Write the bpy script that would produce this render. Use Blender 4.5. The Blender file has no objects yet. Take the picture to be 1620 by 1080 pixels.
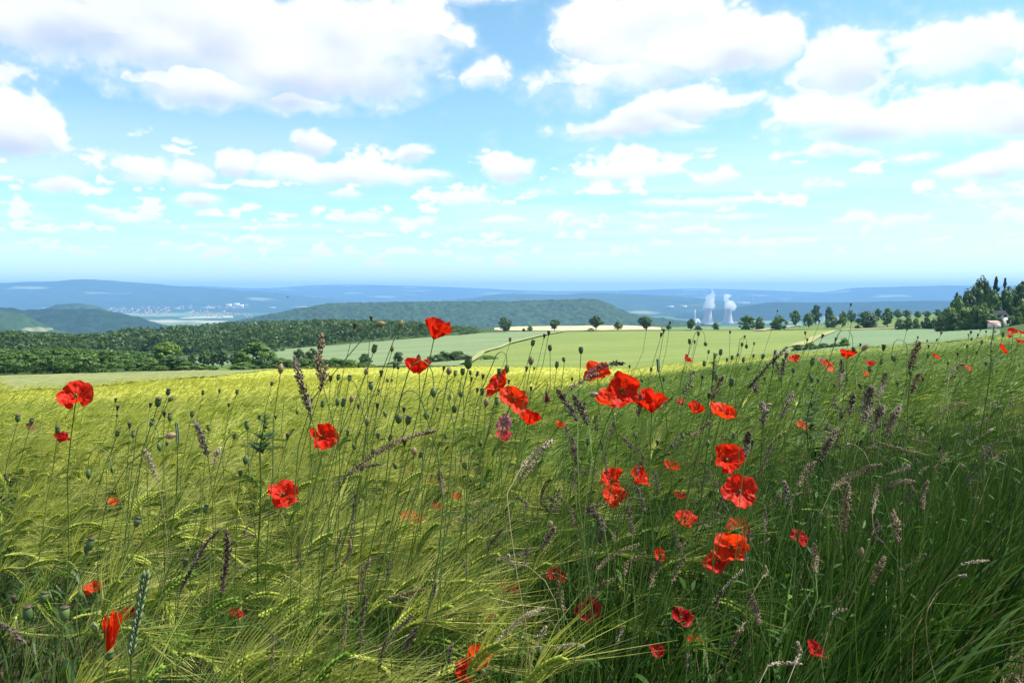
import bpy, math, random
import numpy as np
from mathutils import Vector

random.seed(7); rng = np.random.default_rng(7)
sc = bpy.context.scene
C = sc.collection
R = math.radians

# ------------------------------------------------------------------ camera, sky, sun, exposure
F = 1260.0; CX, CY = 810.0, 540.0; HORIZON = 462.0; HC = 1.1
PITCH = math.atan((CY - HORIZON) / F)
cd = bpy.data.cameras.new('camera'); cam = bpy.data.objects.new('camera', cd); C.objects.link(cam)
cam.location = (0, 0, HC); cam.rotation_euler = (math.pi / 2 - PITCH, 0, 0)
cd.sensor_width = 36; cd.lens = F / 1620 * 36; cd.clip_start = 0.05; cd.clip_end = 90000
sc.camera = cam
sc.view_settings.view_transform = 'Standard'; sc.view_settings.look = 'None'
sc.view_settings.exposure = 0.9; sc.view_settings.gamma = 1
sc.cycles.max_bounces = 6; sc.cycles.diffuse_bounces = 3; sc.cycles.glossy_bounces = 2
sc.cycles.transmission_bounces = 4; sc.cycles.transparent_max_bounces = 8; sc.cycles.volume_bounces = 3
sc.cycles.use_denoising = True; sc.cycles.sample_clamp_indirect = 6
SUN_EL, SUN_AZ = R(56), R(78)          # azimuth from the view axis (+Y) towards the right (+X)
sund = bpy.data.lights.new('sun', 'SUN'); sun = bpy.data.objects.new('sun', sund); C.objects.link(sun)
sund.energy = 4.8; sund.angle = R(0.55); sund.color = (1.0, 0.95, 0.86)
sdir = Vector((math.cos(SUN_EL) * math.sin(SUN_AZ), math.cos(SUN_EL) * math.cos(SUN_AZ), math.sin(SUN_EL)))
sun.rotation_euler = sdir.to_track_quat('Z', 'Y').to_euler(); sun.location = (30, 0, 60)

def ray(px, py):
    dx = (px - CX) / F; dy = (CY - py) / F
    cp, sp = math.cos(PITCH), math.sin(PITCH)
    return (dx, cp + dy * sp, -sp + dy * cp)
def at(px, py, D):
    x, y, z = ray(px, py); k = D / y
    return np.array((x * k, D, HC + z * k))
def slope_of(py):
    r = ray(CX, py); return r[2] / r[1]
def u_of(px, py=500):
    r = ray(px, py); return r[0] / r[1]

def lattice(n, seed):
    return np.random.default_rng(seed).random((n, n)).astype(np.float32)
def vnoise(x, y, seed):
    g = lattice(256, seed)
    xi = np.floor(x).astype(np.int64); yi = np.floor(y).astype(np.int64)
    fx = (x - xi).astype(np.float32); fy = (y - yi).astype(np.float32)
    fx = fx * fx * fx * (fx * (fx * 6 - 15) + 10); fy = fy * fy * fy * (fy * (fy * 6 - 15) + 10)
    a = g[xi & 255, yi & 255]; b = g[(xi + 1) & 255, yi & 255]; c = g[xi & 255, (yi + 1) & 255]; d = g[(xi + 1) & 255, (yi + 1) & 255]
    return (a * (1 - fx) + b * fx) * (1 - fy) + (c * (1 - fx) + d * fx) * fy
def fbm(x, y, octaves=5, seed=1, gain=0.5, billow=False):
    s = 0; a = 1.0; t = 0
    for o in range(octaves):
        n = vnoise(x * 2 ** o + 17.3 * o, y * 2 ** o + 9.1 * o, seed + o)
        if billow: n = np.abs(2 * n - 1)
        s = s + a * n; t += a; a *= gain
    return s / t
def sstep(a, b, x):
    t = np.clip((x - a) / (b - a), 0, 1); return t * t * (3 - 2 * t)
def blur(a, r):
    for ax in (0, 1):
        for _ in range(2):
            p = np.pad(a, [(r + 1, r) if k == ax else (0, 0) for k in (0, 1)], mode='edge')
            cs = np.cumsum(p, axis=ax, dtype=np.float64)
            n = a.shape[ax]
            hi = np.take(cs, np.arange(2 * r + 1, 2 * r + 1 + n), axis=ax); lo = np.take(cs, np.arange(0, n), axis=ax)
            a = ((hi - lo) / (2 * r + 1)).astype(np.float32)
    return a

# ---- cumulus cover of the sky, laid out by azimuth and elevation (radians), painted by noise
CW, CH = 2048, 1024
AZ0, AZ1, EL0, EL1 = -math.pi / 4, math.pi / 4, 0.0, math.pi / 4
BLOBS = [  # px, py, half width, half height, weight
 (40,35,290,78,.85),(330,60,300,95,.95),(500,110,230,78,1),(575,60,190,80,1),(330,140,170,48,.9),(470,166,120,30,.8),(660,55,100,62,.9),(690,-5,150,22,.7),
 (15,205,75,60,1.1),(70,240,90,28,.55),(90,298,58,17,.9),(160,248,60,20,.55),(235,270,65,28,.8),(305,278,45,34,.95),(376,262,44,30,.95),(492,228,48,26,.95),(470,272,95,30,.9),(565,274,110,27,.95),(652,243,52,20,.85),(640,282,85,18,.8),
 (800,270,54,30,1.1),(310,320,42,17,.8),(735,315,72,16,.8),(545,308,40,12,.7),(850,305,70,10,.45),
 (960,55,110,75,1.1),(1060,20,110,75,1.1),(1110,75,190,62,1.1),(1000,115,190,45,.8),(1220,70,70,60,1),(900,140,90,60,.6),(1000,205,160,30,.9),(1085,170,125,38,.85),(1010,185,60,24,.9),(770,122,44,36,.75),
 (1320,115,95,90,.85),(1310,180,110,55,.85),(1510,85,112,55,.95),(1470,130,90,40,.5),(1395,205,190,45,.85),(1500,182,150,46,1.05),(1610,185,120,48,1.1),(1330,243,120,12,.75),(1450,246,75,14,.6),(1270,200,80,40,.55),
 (1560,268,85,28,1),(1630,255,70,30,1),(1000,272,130,22,.95),(1000,256,48,24,.95),(1140,280,50,19,.9),(1100,320,125,13,.75),(1050,342,120,9,.6),(1160,344,70,9,.7),(1110,367,55,11,.85),(1300,298,38,18,.5),(1360,348,45,14,.85),(1430,350,52,13,.85),(1560,312,85,12,.65),(1605,345,45,15,.85),
 (570,345,46,12,.85),(650,352,46,11,.8),(790,350,62,12,.8),(915,355,32,11,.7),(1025,362,30,11,.6),(30,340,60,9,.6),(200,345,60,9,.7),(170,335,50,10,.6),(440,362,50,8,.6),(330,370,40,8,.6),
 (130,398,34,7,.7),(265,388,28,8,.7),(345,398,24,7,.7),(700,402,34,7,.7),(800,403,34,6,.6),(930,400,30,6,.7),(1200,400,34,7,.6),(1250,380,34,7,.7),(1480,380,26,9,.8),(1550,400,34,9,.7),(1600,385,34,10,.8),(560,402,30,6,.6),(60,385,40,7,.6),(1010,405,30,6,.6),(1120,385,34,7,.6),
 (-150,120,150,80,.9),(1800,90,150,90,.9),(-200,280,120,30,.9),(1800,280,120,30,.9),(300,-220,360,80,1),(1150,-250,300,90,1),(750,-430,380,70,1),(1650,-330,220,70,.9),(-150,-420,260,80,.9)]
def cloud_image():
    az = np.linspace(AZ0, AZ1, CW, dtype=np.float32)[None, :]; el = np.linspace(EL0, EL1, CH, dtype=np.float32)[:, None]
    s = 1304.0
    X = (az * s + 0 * el).astype(np.float32); Y = (el * s + 0 * az).astype(np.float32)
    low = np.clip(0.30 + Y / 300.0, 0.3, 1.0)           # smaller features towards the horizon
    def nz(f, sx, sy, ox, oy, *a):
        acc = 0
        ks = (.3, .55, 1.0)
        for i, k in enumerate(ks):
            w_ = np.clip(1 - np.abs(np.interp(low, ks, (0, 1, 2)) - i), 0, 1).astype(np.float32)
            acc = acc + w_ * (f(X / (sx * k) + ox, Y / (sy * k) + oy, *a) - .5)
        return acc + .5
    wx = (nz(fbm, 60, 45, 40, 0, 4, 11) - .5) * 46 * low; wy = (nz(fbm, 60, 45, 90, 30, 4, 21) - .5) * 30 * low
    Xw, Yw = X + wx, Y + wy
    d = np.full((CH, CW), -1.0, np.float32); wsum = np.full((CH, CW), 1e-6, np.float32); rel = np.zeros((CH, CW), np.float32)
    for px, py, rx, ry, w in BLOBS:
        v = Vector(ray(px, py)); a0 = math.atan2(v.x, v.y) * s; e0 = math.asin(v.z / v.length) * s
        yy = Yw - e0
        q = ((Xw - a0) / rx) ** 2 + np.where(yy > 0, yy / ry, yy / (ry * .8)) ** 2
        val = w * np.clip(1.18 - q, -1, 1.18)
        e = np.exp(5 * val); wsum += e; rel += e * np.clip(yy / ry, -1.2, 1.2)
        d = np.maximum(d, val)
    rel /= wsum; d = np.maximum(d, 0)
    # scattered little clouds, smaller and flatter towards the horizon
    t = np.tan(np.maximum(el, .012)); gx = np.sin(az) / t; gy = np.cos(az) / t
    n = nz(fbm, 62, 24, 5, 3, 5, 31, .55)
    small = sstep(.55, .68, n) * sstep(.018, .04, el) * (1 - sstep(.14, .2, el)) * .95
    streak = sstep(.36, .72, fbm(gx * .5 + 25, gy * .8 + 13 + 0 * gx, 4, 37)) * sstep(.004, .03, el) * (1 - sstep(.12, .24, el)) * .34
    rel = np.where(small > d, .3, rel); d = np.maximum(d, small)
    fine = nz(fbm, 40, 30, 0, 0, 6, 41, .58); bil = nz(fbm, 32, 24, 7, 3, 5, 51, .55, True)
    edge_ = 1 - .80 * sstep(.45, .95, d)
    den = d + (fine - .5) * 1.15 * edge_ + (bil - .33) * .30 * edge_
    soft = np.where(rel > 0, .46, .85)                     # crisp sunlit tops, frayed bases
    alpha = np.clip((den - .30) / soft, 0, 1); alpha = alpha * alpha * (3 - 2 * alpha) * .97
    wisp = sstep(.0, .6, d + (fine - .5) * 1.1) * .24
    alpha = np.maximum(np.maximum(alpha, wisp), streak)
    thick = blur(alpha * sstep(.2, .9, den), 10)
    base = sstep(.30, -.80, rel + (fbm(X / 90, Y / 45, 4, 61) - .5) * 1.1) if False else 1 - sstep(-.80, .35, rel + (fbm(X / 90, Y / 45, 4, 61) - .5) * 1.2)
    big = sstep(.35, .8, fbm(X / 330 + 3, Y / 120 + 8, 3, 66)) * sstep(180, 420, Y)
    sh = np.clip(base * sstep(.15, .75, thick) * .95 + big * .24 * sstep(.5, 1, thick), 0, 1)
    sh = blur(sh, 4)
    rgb = np.empty((CH, CW, 4), np.float32)
    white = np.array((1.16, 1.18, 1.2), np.float32); grey = np.array((.64, .74, .97), np.float32)
    k = (1 - sh)[..., None]
    rgb[..., :3] = grey * (1 - k) + white * k
    rgb[..., 3] = .6 * alpha + .4 * blur(alpha, 1)
    return rgb
img = bpy.data.images.new('cumulus', CW, CH, alpha=True, float_buffer=True)
img.colorspace_settings.name = 'Non-Color'; img.alpha_mode = 'CHANNEL_PACKED'
img.pixels.foreach_set(cloud_image().ravel()); img.update(); img.pack()

w = bpy.data.worlds.new('World'); sc.world = w; w.use_nodes = True
nt = w.node_tree; N = nt.nodes; L = nt.links
N.clear()
def math_node(op, a, b=None, tree=None):
    n = nt.nodes.new('ShaderNodeMath'); n.operation = op
    for i, v in enumerate((a, b)):
        if v is None: continue
        if isinstance(v, (int, float)): n.inputs[i].default_value = v
        else: L.new(v, n.inputs[i])
    return n.outputs[0]
out = N.new('ShaderNodeOutputWorld'); bg = N.new('ShaderNodeBackground'); L.new(bg.outputs[0], out.inputs[0])
SKY_STRENGTH = 0.10
bg.inputs[1].default_value = SKY_STRENGTH
sky = N.new('ShaderNodeTexSky'); sky.sky_type = 'NISHITA'; sky.sun_disc = False
sky.sun_elevation = SUN_EL; sky.sun_rotation = SUN_AZ; sky.altitude = 300; sky.dust_density = 0.6; sky.air_density = 1.0
tint = N.new('ShaderNodeMix'); tint.data_type = 'RGBA'; tint.blend_type = 'MULTIPLY'; tint.inputs[0].default_value = 1
L.new(sky.outputs[0], tint.inputs[6]); tint.inputs[7].default_value = (.86, 1.12, 1.06, 1)
tc = N.new('ShaderNodeTexCoord'); sx = N.new('ShaderNodeSeparateXYZ'); L.new(tc.outputs['Generated'], sx.inputs[0])
azn = math_node('ARCTAN2', sx.outputs[0], sx.outputs[1]); eln = math_node('ARCSINE', sx.outputs[2])
un = math_node('DIVIDE', math_node('SUBTRACT', azn, AZ0), AZ1 - AZ0); vn = math_node('DIVIDE', math_node('SUBTRACT', eln, EL0), EL1 - EL0)
cb = N.new('ShaderNodeCombineXYZ'); L.new(un, cb.inputs[0]); L.new(vn, cb.inputs[1])
ti = N.new('ShaderNodeTexImage'); ti.image = img; ti.extension = 'MIRROR'; ti.interpolation = 'Cubic'; L.new(cb.outputs[0], ti.inputs[0])
csc = N.new('ShaderNodeMix'); csc.data_type = 'RGBA'; csc.blend_type = 'MULTIPLY'; csc.inputs[0].default_value = 1
csc.clamp_result = False
L.new(ti.outputs[0], csc.inputs[6]); k = 0.52 / SKY_STRENGTH; csc.inputs[7].default_value = (k, k, k, 1)
mx = N.new('ShaderNodeMix'); mx.data_type = 'RGBA'
L.new(math_node('MULTIPLY', ti.outputs[1], math_node('GREATER_THAN', sx.outputs[2], 0.0)), mx.inputs[0])
L.new(tint.outputs[2], mx.inputs[6]); L.new(csc.outputs[2], mx.inputs[7]); L.new(mx.outputs[2], bg.inputs[0])

# ------------------------------------------------------------------ mesh building
class MB:
    def __init__(s): s.V = []; s.Fc = []; s.n = 0
    def add(s, V, Fs, m=0):
        V = np.asarray(V, np.float32).reshape(-1, 3)
        for f in (Fs if isinstance(Fs, list) else [Fs]):
            f = np.asarray(f, np.int64)
            if f.size: s.Fc.append((f + s.n, m))
        s.V.append(V); s.n += len(V); return s
    def mesh(s, name, mats, smooth=False):
        me = bpy.data.meshes.new(name)
        V = np.concatenate(s.V)
        me.vertices.add(len(V)); me.vertices.foreach_set('co', V.ravel())
        loops = np.concatenate([f.ravel() for f, m in s.Fc]); tot = np.concatenate([np.full(len(f), f.shape[1]) for f, m in s.Fc])
        start = np.concatenate(([0], np.cumsum(tot)[:-1])); mi = np.concatenate([np.full(len(f), m) for f, m in s.Fc])
        me.loops.add(len(loops)); me.loops.foreach_set('vertex_index', loops.astype(np.int32))
        me.polygons.add(len(tot)); me.polygons.foreach_set('loop_start', start.astype(np.int32)); me.polygons.foreach_set('loop_total', tot.astype(np.int32))
        me.polygons.foreach_set('material_index', mi.astype(np.int32))
        if smooth: me.polygons.foreach_set('use_smooth', np.ones(len(tot), bool))
        for m in (mats if isinstance(mats, (list, tuple)) else [mats]): me.materials.append(m)
        me.update(calc_edges=True); return me
    def obj(s, name, mats, parent=None, smooth=False, loc=None):
        return link(name, s.mesh(name, mats, smooth), parent, loc)
def link(name, data, parent=None, loc=None):
    o = bpy.data.objects.new(name, data); C.objects.link(o)
    if parent is not None: o.parent = parent
    if loc is not None: o.location = loc
    return o
def tag(o, label=None, cat=None, group=None, kind=None):
    if label: o['label'] = label
    if cat: o['category'] = cat
    if group: o['group'] = group
    if kind: o['kind'] = kind
    return o
def thing(name, label, cat, loc, group=None):
    return tag(link(name, None, None, tuple(loc)), label, cat, group)
def copy_tree(o, loc, rot=None, scale=None):
    c = o.copy(); C.objects.link(c); c.location = loc
    if rot is not None: c.rotation_euler = rot
    if scale is not None: c.scale = scale
    for ch in o.children:
        d = ch.copy(); C.objects.link(d); d.parent = c
    return c
def norm(v):
    v = np.asarray(v, float); return v / (np.linalg.norm(v, axis=-1, keepdims=True) + 1e-12)
def grid_faces(nu, nv):
    i = np.arange(nu - 1)[:, None] * nv + np.arange(nv - 1)[None, :]
    i = i.ravel(); return np.stack([i, i + nv, i + nv + 1, i + 1], 1)
def ribbons(P, Wd, side):
    """P (n,k,3) paths, Wd (n,k) half widths, side (n,3)"""
    n, k, _ = P.shape
    off = side[:, None, :] * Wd[..., None]
    V = np.stack([P - off, P + off], 2).reshape(n, k * 2, 3)
    f = np.array([[2 * j, 2 * j + 1, 2 * j + 3, 2 * j + 2] for j in range(k - 1)])
    Fs = (f[None] + (np.arange(n) * k * 2)[:, None, None]).reshape(-1, 4)
    return V.reshape(-1, 3), Fs
def tubes(P, Rd, sides=4, cap=False):
    P = np.asarray(P, float)
    if P.ndim == 2: P = P[None]
    n, k, _ = P.shape
    Rd = np.broadcast_to(np.asarray(Rd, float), (n, k))
    T = norm(np.gradient(P, axis=1))
    ref = np.where(np.abs(T[:, :1, 2:3]) > .8, np.array([1., 0, 0]), np.array([0, 0, 1.]))
    A = norm(np.cross(T, np.broadcast_to(ref, T.shape))); B = np.cross(T, A)
    a = np.arange(sides) / sides * 2 * np.pi
    V = P[:, :, None, :] + Rd[..., None, None] * (np.cos(a)[None, None, :, None] * A[:, :, None, :] + np.sin(a)[None, None, :, None] * B[:, :, None, :])
    f = []
    for j in range(k - 1):
        for s_ in range(sides):
            t = (s_ + 1) % sides; f.append([j * sides + s_, j * sides + t, (j + 1) * sides + t, (j + 1) * sides + s_])
    f = np.array(f); Fs = (f[None] + (np.arange(n) * k * sides)[:, None, None]).reshape(-1, 4)
    return V.reshape(-1, 3), Fs
def bez(p0, p1, p2, p3, k=10):
    t = np.linspace(0, 1, k)[:, None]
    return (1 - t) ** 3 * np.asarray(p0) + 3 * (1 - t) ** 2 * t * np.asarray(p1) + 3 * (1 - t) * t * t * np.asarray(p2) + t ** 3 * np.asarray(p3)
def frames(d):
    d = norm(d); ref = np.where(np.abs(d[..., 2:3]) > .9, np.array([1., 0, 0]), np.array([0, 0, 1.]))
    a = norm(np.cross(d, ref)); return a, np.cross(d, a), d
OCT_V = np.array([(1, 0, 0), (0, 1, 0), (-1, 0, 0), (0, -1, 0), (0, 0, 1.), (0, 0, -1.)]); OCT_V[:4, 2] = -.15
OCT_F = np.array([(0, 1, 4), (1, 2, 4), (2, 3, 4), (3, 0, 4), (1, 0, 5), (2, 1, 5), (3, 2, 5), (0, 3, 5)])
def kernels(cen, d, rad, half):
    """cen (n,3), d (n,3) long axis, rad (n,), half (n,)"""
    a, b, c = frames(d); n = len(cen)
    V = cen[:, None] + OCT_V[None, :, 0:1] * a[:, None] * rad[:, None, None] + OCT_V[None, :, 1:2] * b[:, None] * rad[:, None, None] + OCT_V[None, :, 2:3] * c[:, None] * half[:, None, None]
    Fs = (OCT_F[None] + (np.arange(n) * 6)[:, None, None]).reshape(-1, 3)
    return V.reshape(-1, 3), Fs
def lathe(profile, base, axis, sides=10):
    """profile [(r, h)], turned about axis"""
    a, b, c = frames(np.asarray(axis, float)); t = np.arange(sides) / sides * 2 * np.pi
    pr = np.array(profile); V = []
    for r_, h in pr:
        V.append(np.asarray(base) + c * h + r_ * (np.cos(t)[:, None] * a + np.sin(t)[:, None] * b))
    k = len(pr); f = []
    for j in range(k - 1):
        for s_ in range(sides):
            q = (s_ + 1) % sides; f.append([j * sides + s_, j * sides + q, (j + 1) * sides + q, (j + 1) * sides + s_])
    return np.concatenate(V), np.array(f)
def box(c0, c1):
    x0, y0, z0 = c0; x1, y1, z1 = c1
    V = [(x0, y0, z0), (x1, y0, z0), (x1, y1, z0), (x0, y1, z0), (x0, y0, z1), (x1, y0, z1), (x1, y1, z1), (x0, y1, z1)]
    return V, np.array([(0, 3, 2, 1), (4, 5, 6, 7), (0, 1, 5, 4), (1, 2, 6, 5), (2, 3, 7, 6), (3, 0, 4, 7)])

# ------------------------------------------------------------------ materials
def new_mat(name):
    m = bpy.data.materials.new(name); m.use_nodes = True; t = m.node_tree; t.nodes.clear()
    o = t.nodes.new('ShaderNodeOutputMaterial'); return m, t, o
def ramp_color(t, fac, cols):
    r = t.nodes.new('ShaderNodeValToRGB'); t.links.new(fac, r.inputs[0])
    el = r.color_ramp.elements
    while len(el) < len(cols): el.new(0.5)
    for e, (p, c) in zip(el, cols): e.position = p; e.color = (*c, 1)
    return r.outputs[0]
def leafy(name, cols, trans=.3, tcol=1.25, rough=.5, spec=.3, by='island', scale=1.0, bump=0):
    """thin green tissue: a reflecting and a translucent layer, its colour varying leaf by leaf"""
    m, t, o = new_mat(name)
    if by == 'island': f = t.nodes.new('ShaderNodeNewGeometry').outputs['Random Per Island']
    elif by == 'object': f = t.nodes.new('ShaderNodeObjectInfo').outputs['Random']
    else:
        tc_ = t.nodes.new('ShaderNodeTexCoord'); n = t.nodes.new('ShaderNodeTexNoise'); n.inputs['Scale'].default_value = scale; n.inputs['Detail'].default_value = 4
        t.links.new(tc_.outputs['Object'], n.inputs[0]); f = n.outputs[0]
    c = ramp_color(t, f, [(i / max(1, len(cols) - 1), x) for i, x in enumerate(cols)])
    p = t.nodes.new('ShaderNodeBsdfPrincipled'); t.links.new(c, p.inputs['Base Color']); p.inputs['Roughness'].default_value = rough; p.inputs['Specular IOR Level'].default_value = spec
    if trans:
        tr = t.nodes.new('ShaderNodeBsdfTranslucent'); mm = t.nodes.new('ShaderNodeMix'); mm.data_type = 'RGBA'; mm.blend_type = 'MULTIPLY'; mm.inputs[0].default_value = 1
        t.links.new(c, mm.inputs[6]); mm.inputs[7].default_value = (tcol, tcol, tcol * .6, 1); t.links.new(mm.outputs[2], tr.inputs[0])
        ms = t.nodes.new('ShaderNodeMixShader'); ms.inputs[0].default_value = trans
        t.links.new(p.outputs[0], ms.inputs[1]); t.links.new(tr.outputs[0], ms.inputs[2]); t.links.new(ms.outputs[0], o.inputs[0])
    else: t.links.new(p.outputs[0], o.inputs[0])
    return m
def noisy(name, cols, scale=1.0, detail=6, rough=.85, stretch=(1, 1, 1), bump=0, bscale=None, bdist=.05, spec=.2):
    m, t, o = new_mat(name)
    tc_ = t.nodes.new('ShaderNodeTexCoord'); mp = t.nodes.new('ShaderNodeMapping'); mp.inputs['Scale'].default_value = stretch; t.links.new(tc_.outputs['Object'], mp.inputs[0])
    n = t.nodes.new('ShaderNodeTexNoise'); n.inputs['Scale'].default_value = scale; n.inputs['Detail'].default_value = detail; n.inputs['Roughness'].default_value = .62; t.links.new(mp.outputs[0], n.inputs[0])
    c = ramp_color(t, n.outputs[0], [(.3 + .4 * i / max(1, len(cols) - 1), x) for i, x in enumerate(cols)])
    p = t.nodes.new('ShaderNodeBsdfPrincipled'); p.inputs['Roughness'].default_value = rough; p.inputs['Specular IOR Level'].default_value = spec
    t.links.new(c, p.inputs['Base Color'])
    if bump:
        b = t.nodes.new('ShaderNodeTexNoise'); b.inputs['Scale'].default_value = bscale or scale * 4; b.inputs['Detail'].default_value = 5; t.links.new(mp.outputs[0], b.inputs[0])
        bn = t.nodes.new('ShaderNodeBump'); bn.inputs['Strength'].default_value = bump; bn.inputs['Distance'].default_value = bdist
        t.links.new(b.outputs[0], bn.inputs['Height']); t.links.new(bn.outputs[0], p.inputs['Normal'])
    t.links.new(p.outputs[0], o.inputs[0]); return m
M = {}
# ------------------------------------------------------------------ terrain
SL_U = [-.8, -.64, -.30, -.05, .15, .35, .55, .64, .8]
SL_V = [.0955, .0945, .0865, .0830, .0850, .0655, .0520, .0400, .030]
COLS = [-300, 0, 170, 280, 430, 560, 640, 735, 820, 890, 1000, 1150, 1240, 1325, 1420, 1500, 1575, 1620, 1900]
ROWS = {
 90: [606,606,606,606,605,600,597,590,588,587,585,577,566,556,548,541,532,526,515],
 150: [596,595,594,594,592,590,588,580,577,575,572,562,556,548,542,535,526,518,508],
 220: [590,588,586,585,584,578,574,568,565,563,558,551,546,540,535,529,523,514,503],
 300: [584,582,579,577,573,562,558,554,550,547,543,538,535,532,529,525,521,511,498],
 450: [572,566,562,560,556,545,539,530,527,525.5,524,523.5,523,522,520,518,516,505,490],
 600: [562,558,556,553,546,534,529,522,517,516,515,516,517,514,510,507,504,495,480],
 800: [552,548,544,536,528,522,519,520,520,520,520,520,520,508,501,498,495,485,475],
 1000: [545,540,546,532,524,523,526,528,530,530,530,530,530,508,500,496,494,484,474],
 1500: [552,552,552,550,548,548,548,548,548,548,548,548,548,530,525,522,520,515,500]}
KD = [60.] + [float(k) for k in sorted(ROWS)] + [2600., 90000.]
UC = np.array([u_of(c) for c in COLS])
def slope(u): return np.interp(u, SL_U, SL_V)
ZT = [HC - 1.1 - slope(UC) * 60.]
for k in sorted(ROWS): ZT.append(HC + np.array([slope_of(r) * k for r in ROWS[k]]))
ZT += [np.full(len(COLS), HC - 241.), np.full(len(COLS), HC - 241.)]
ZT = np.array(ZT)
LK = np.log(KD)
def ground_z(X, Y):
    X = np.asarray(X, float); Y = np.asarray(Y, float)
    u = np.clip(X / np.maximum(Y, .8), -.8, .8)
    near = -slope(u) * np.maximum(Y, 0)
    Yc = np.clip(Y, 60, 90000)
    uu = np.clip(X / np.maximum(Y, 1), UC[0], UC[-1])
    j = np.clip(np.searchsorted(KD, Yc, side='right') - 1, 0, len(KD) - 2)
    ci = np.clip(np.searchsorted(UC, uu, side='right') - 1, 0, len(UC) - 2)
    fu = (uu - UC[ci]) / (UC[ci + 1] - UC[ci])
    za = ZT[j, ci] * (1 - fu) + ZT[j, ci + 1] * fu; zb = ZT[j + 1, ci] * (1 - fu) + ZT[j + 1, ci + 1] * fu
    kd = np.array(KD); t = (np.log(Yc) - LK[j]) / (LK[j + 1] - LK[j])
    # height as distance grows: straight in distance for the mid field
    t = (Yc - kd[j]) / (kd[j + 1] - kd[j])
    far = za * (1 - t) + zb * t
    return np.where(Y <= 60, near, far)
def row_depth(px, row):
    """distance at which the ground of picture column px shows at a given row"""
    D = np.linspace(60, 1100, 500); u = u_of(px); z = ground_z(u * D, D)
    r = np.minimum.accumulate(-(z - HC) / D)        # downward slope, falling with distance
    return float(np.interp(-(-slope_of(row)), -r, D))

def ground_material():
    m, t, o = new_mat('soil_and_valley')
    g = t.nodes.new('ShaderNodeNewGeometry'); sp = t.nodes.new('ShaderNodeSeparateXYZ'); t.links.new(g.outputs['Position'], sp.inputs[0])
    p = t.nodes.new('ShaderNodeBsdfPrincipled'); p.inputs['Roughness'].default_value = .95; p.inputs['Specular IOR Level'].default_value = .1
    n = t.nodes.new('ShaderNodeTexNoise'); n.inputs['Scale'].default_value = 9; n.inputs['Detail'].default_value = 7; t.links.new(g.outputs['Position'], n.inputs[0])
    near = ramp_color(t, n.outputs[0], [(.3, (.02, .018, .01)), (.5, (.05, .042, .02)), (.7, (.10, .085, .045))])
    mp = t.nodes.new('ShaderNodeMapping'); mp.inputs['Scale'].default_value = (.0016, .0010, .002); t.links.new(g.outputs['Position'], mp.inputs[0])
    v = t.nodes.new('ShaderNodeTexVoronoi'); v.inputs['Scale'].default_value = 1; t.links.new(mp.outputs[0], v.inputs[0])
    vs = t.nodes.new('ShaderNodeSeparateColor'); t.links.new(v.outputs['Color'], vs.inputs[0])
    far = ramp_color(t, vs.outputs[0], [(0, (.035, .07, .025)), (.3, (.05, .10, .03)), (.45, (.12, .2, .06)), (.62, (.2, .27, .11)), (.75, (.42, .40, .22)), (.9, (.06, .11, .04)), (1, (.04, .08, .03))])
    mr = t.nodes.new('ShaderNodeMapRange'); mr.inputs[1].default_value = 50; mr.inputs[2].default_value = 90; t.links.new(sp.outputs[1], mr.inputs[0])
    midc = ramp_color(t, n.outputs[0], [(.3, (.035, .065, .015)), (.7, (.06, .10, .025))])
    mr2 = t.nodes.new('ShaderNodeMapRange'); mr2.inputs[1].default_value = 1700; mr2.inputs[2].default_value = 2400; t.links.new(sp.outputs[1], mr2.inputs[0])
    m0 = t.nodes.new('ShaderNodeMix'); m0.data_type = 'RGBA'; t.links.new(mr2.outputs[0], m0.inputs[0]); t.links.new(midc, m0.inputs[6]); t.links.new(far, m0.inputs[7])
    mx_ = t.nodes.new('ShaderNodeMix'); mx_.data_type = 'RGBA'; t.links.new(mr.outputs[0], mx_.inputs[0]); t.links.new(near, mx_.inputs[6]); t.links.new(m0.outputs[2], mx_.inputs[7])
    t.links.new(mx_.outputs[2], p.inputs['Base Color']); t.links.new(p.outputs[0], o.inputs[0]); return m
uu = np.linspace(-1.5, 1.5, 161)
YY = np.concatenate([[-60, -30, -15, -8, -4, -2, -1, 0], np.geomspace(.4, 60, 60), np.geomspace(63, 2600, 90), np.geomspace(2800, 60000, 24)])
Yg, Ug = np.meshgrid(YY, uu, indexing='ij'); Xg = Ug * (np.maximum(Yg, 0) + 25)
Zg = ground_z(Xg, Yg)
b = MB(); b.add(np.stack([Xg, Yg, Zg], -1), grid_faces(len(YY), len(uu))[:, ::-1])
tag(b.obj('ground', ground_material(), smooth=True), kind='structure')

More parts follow.
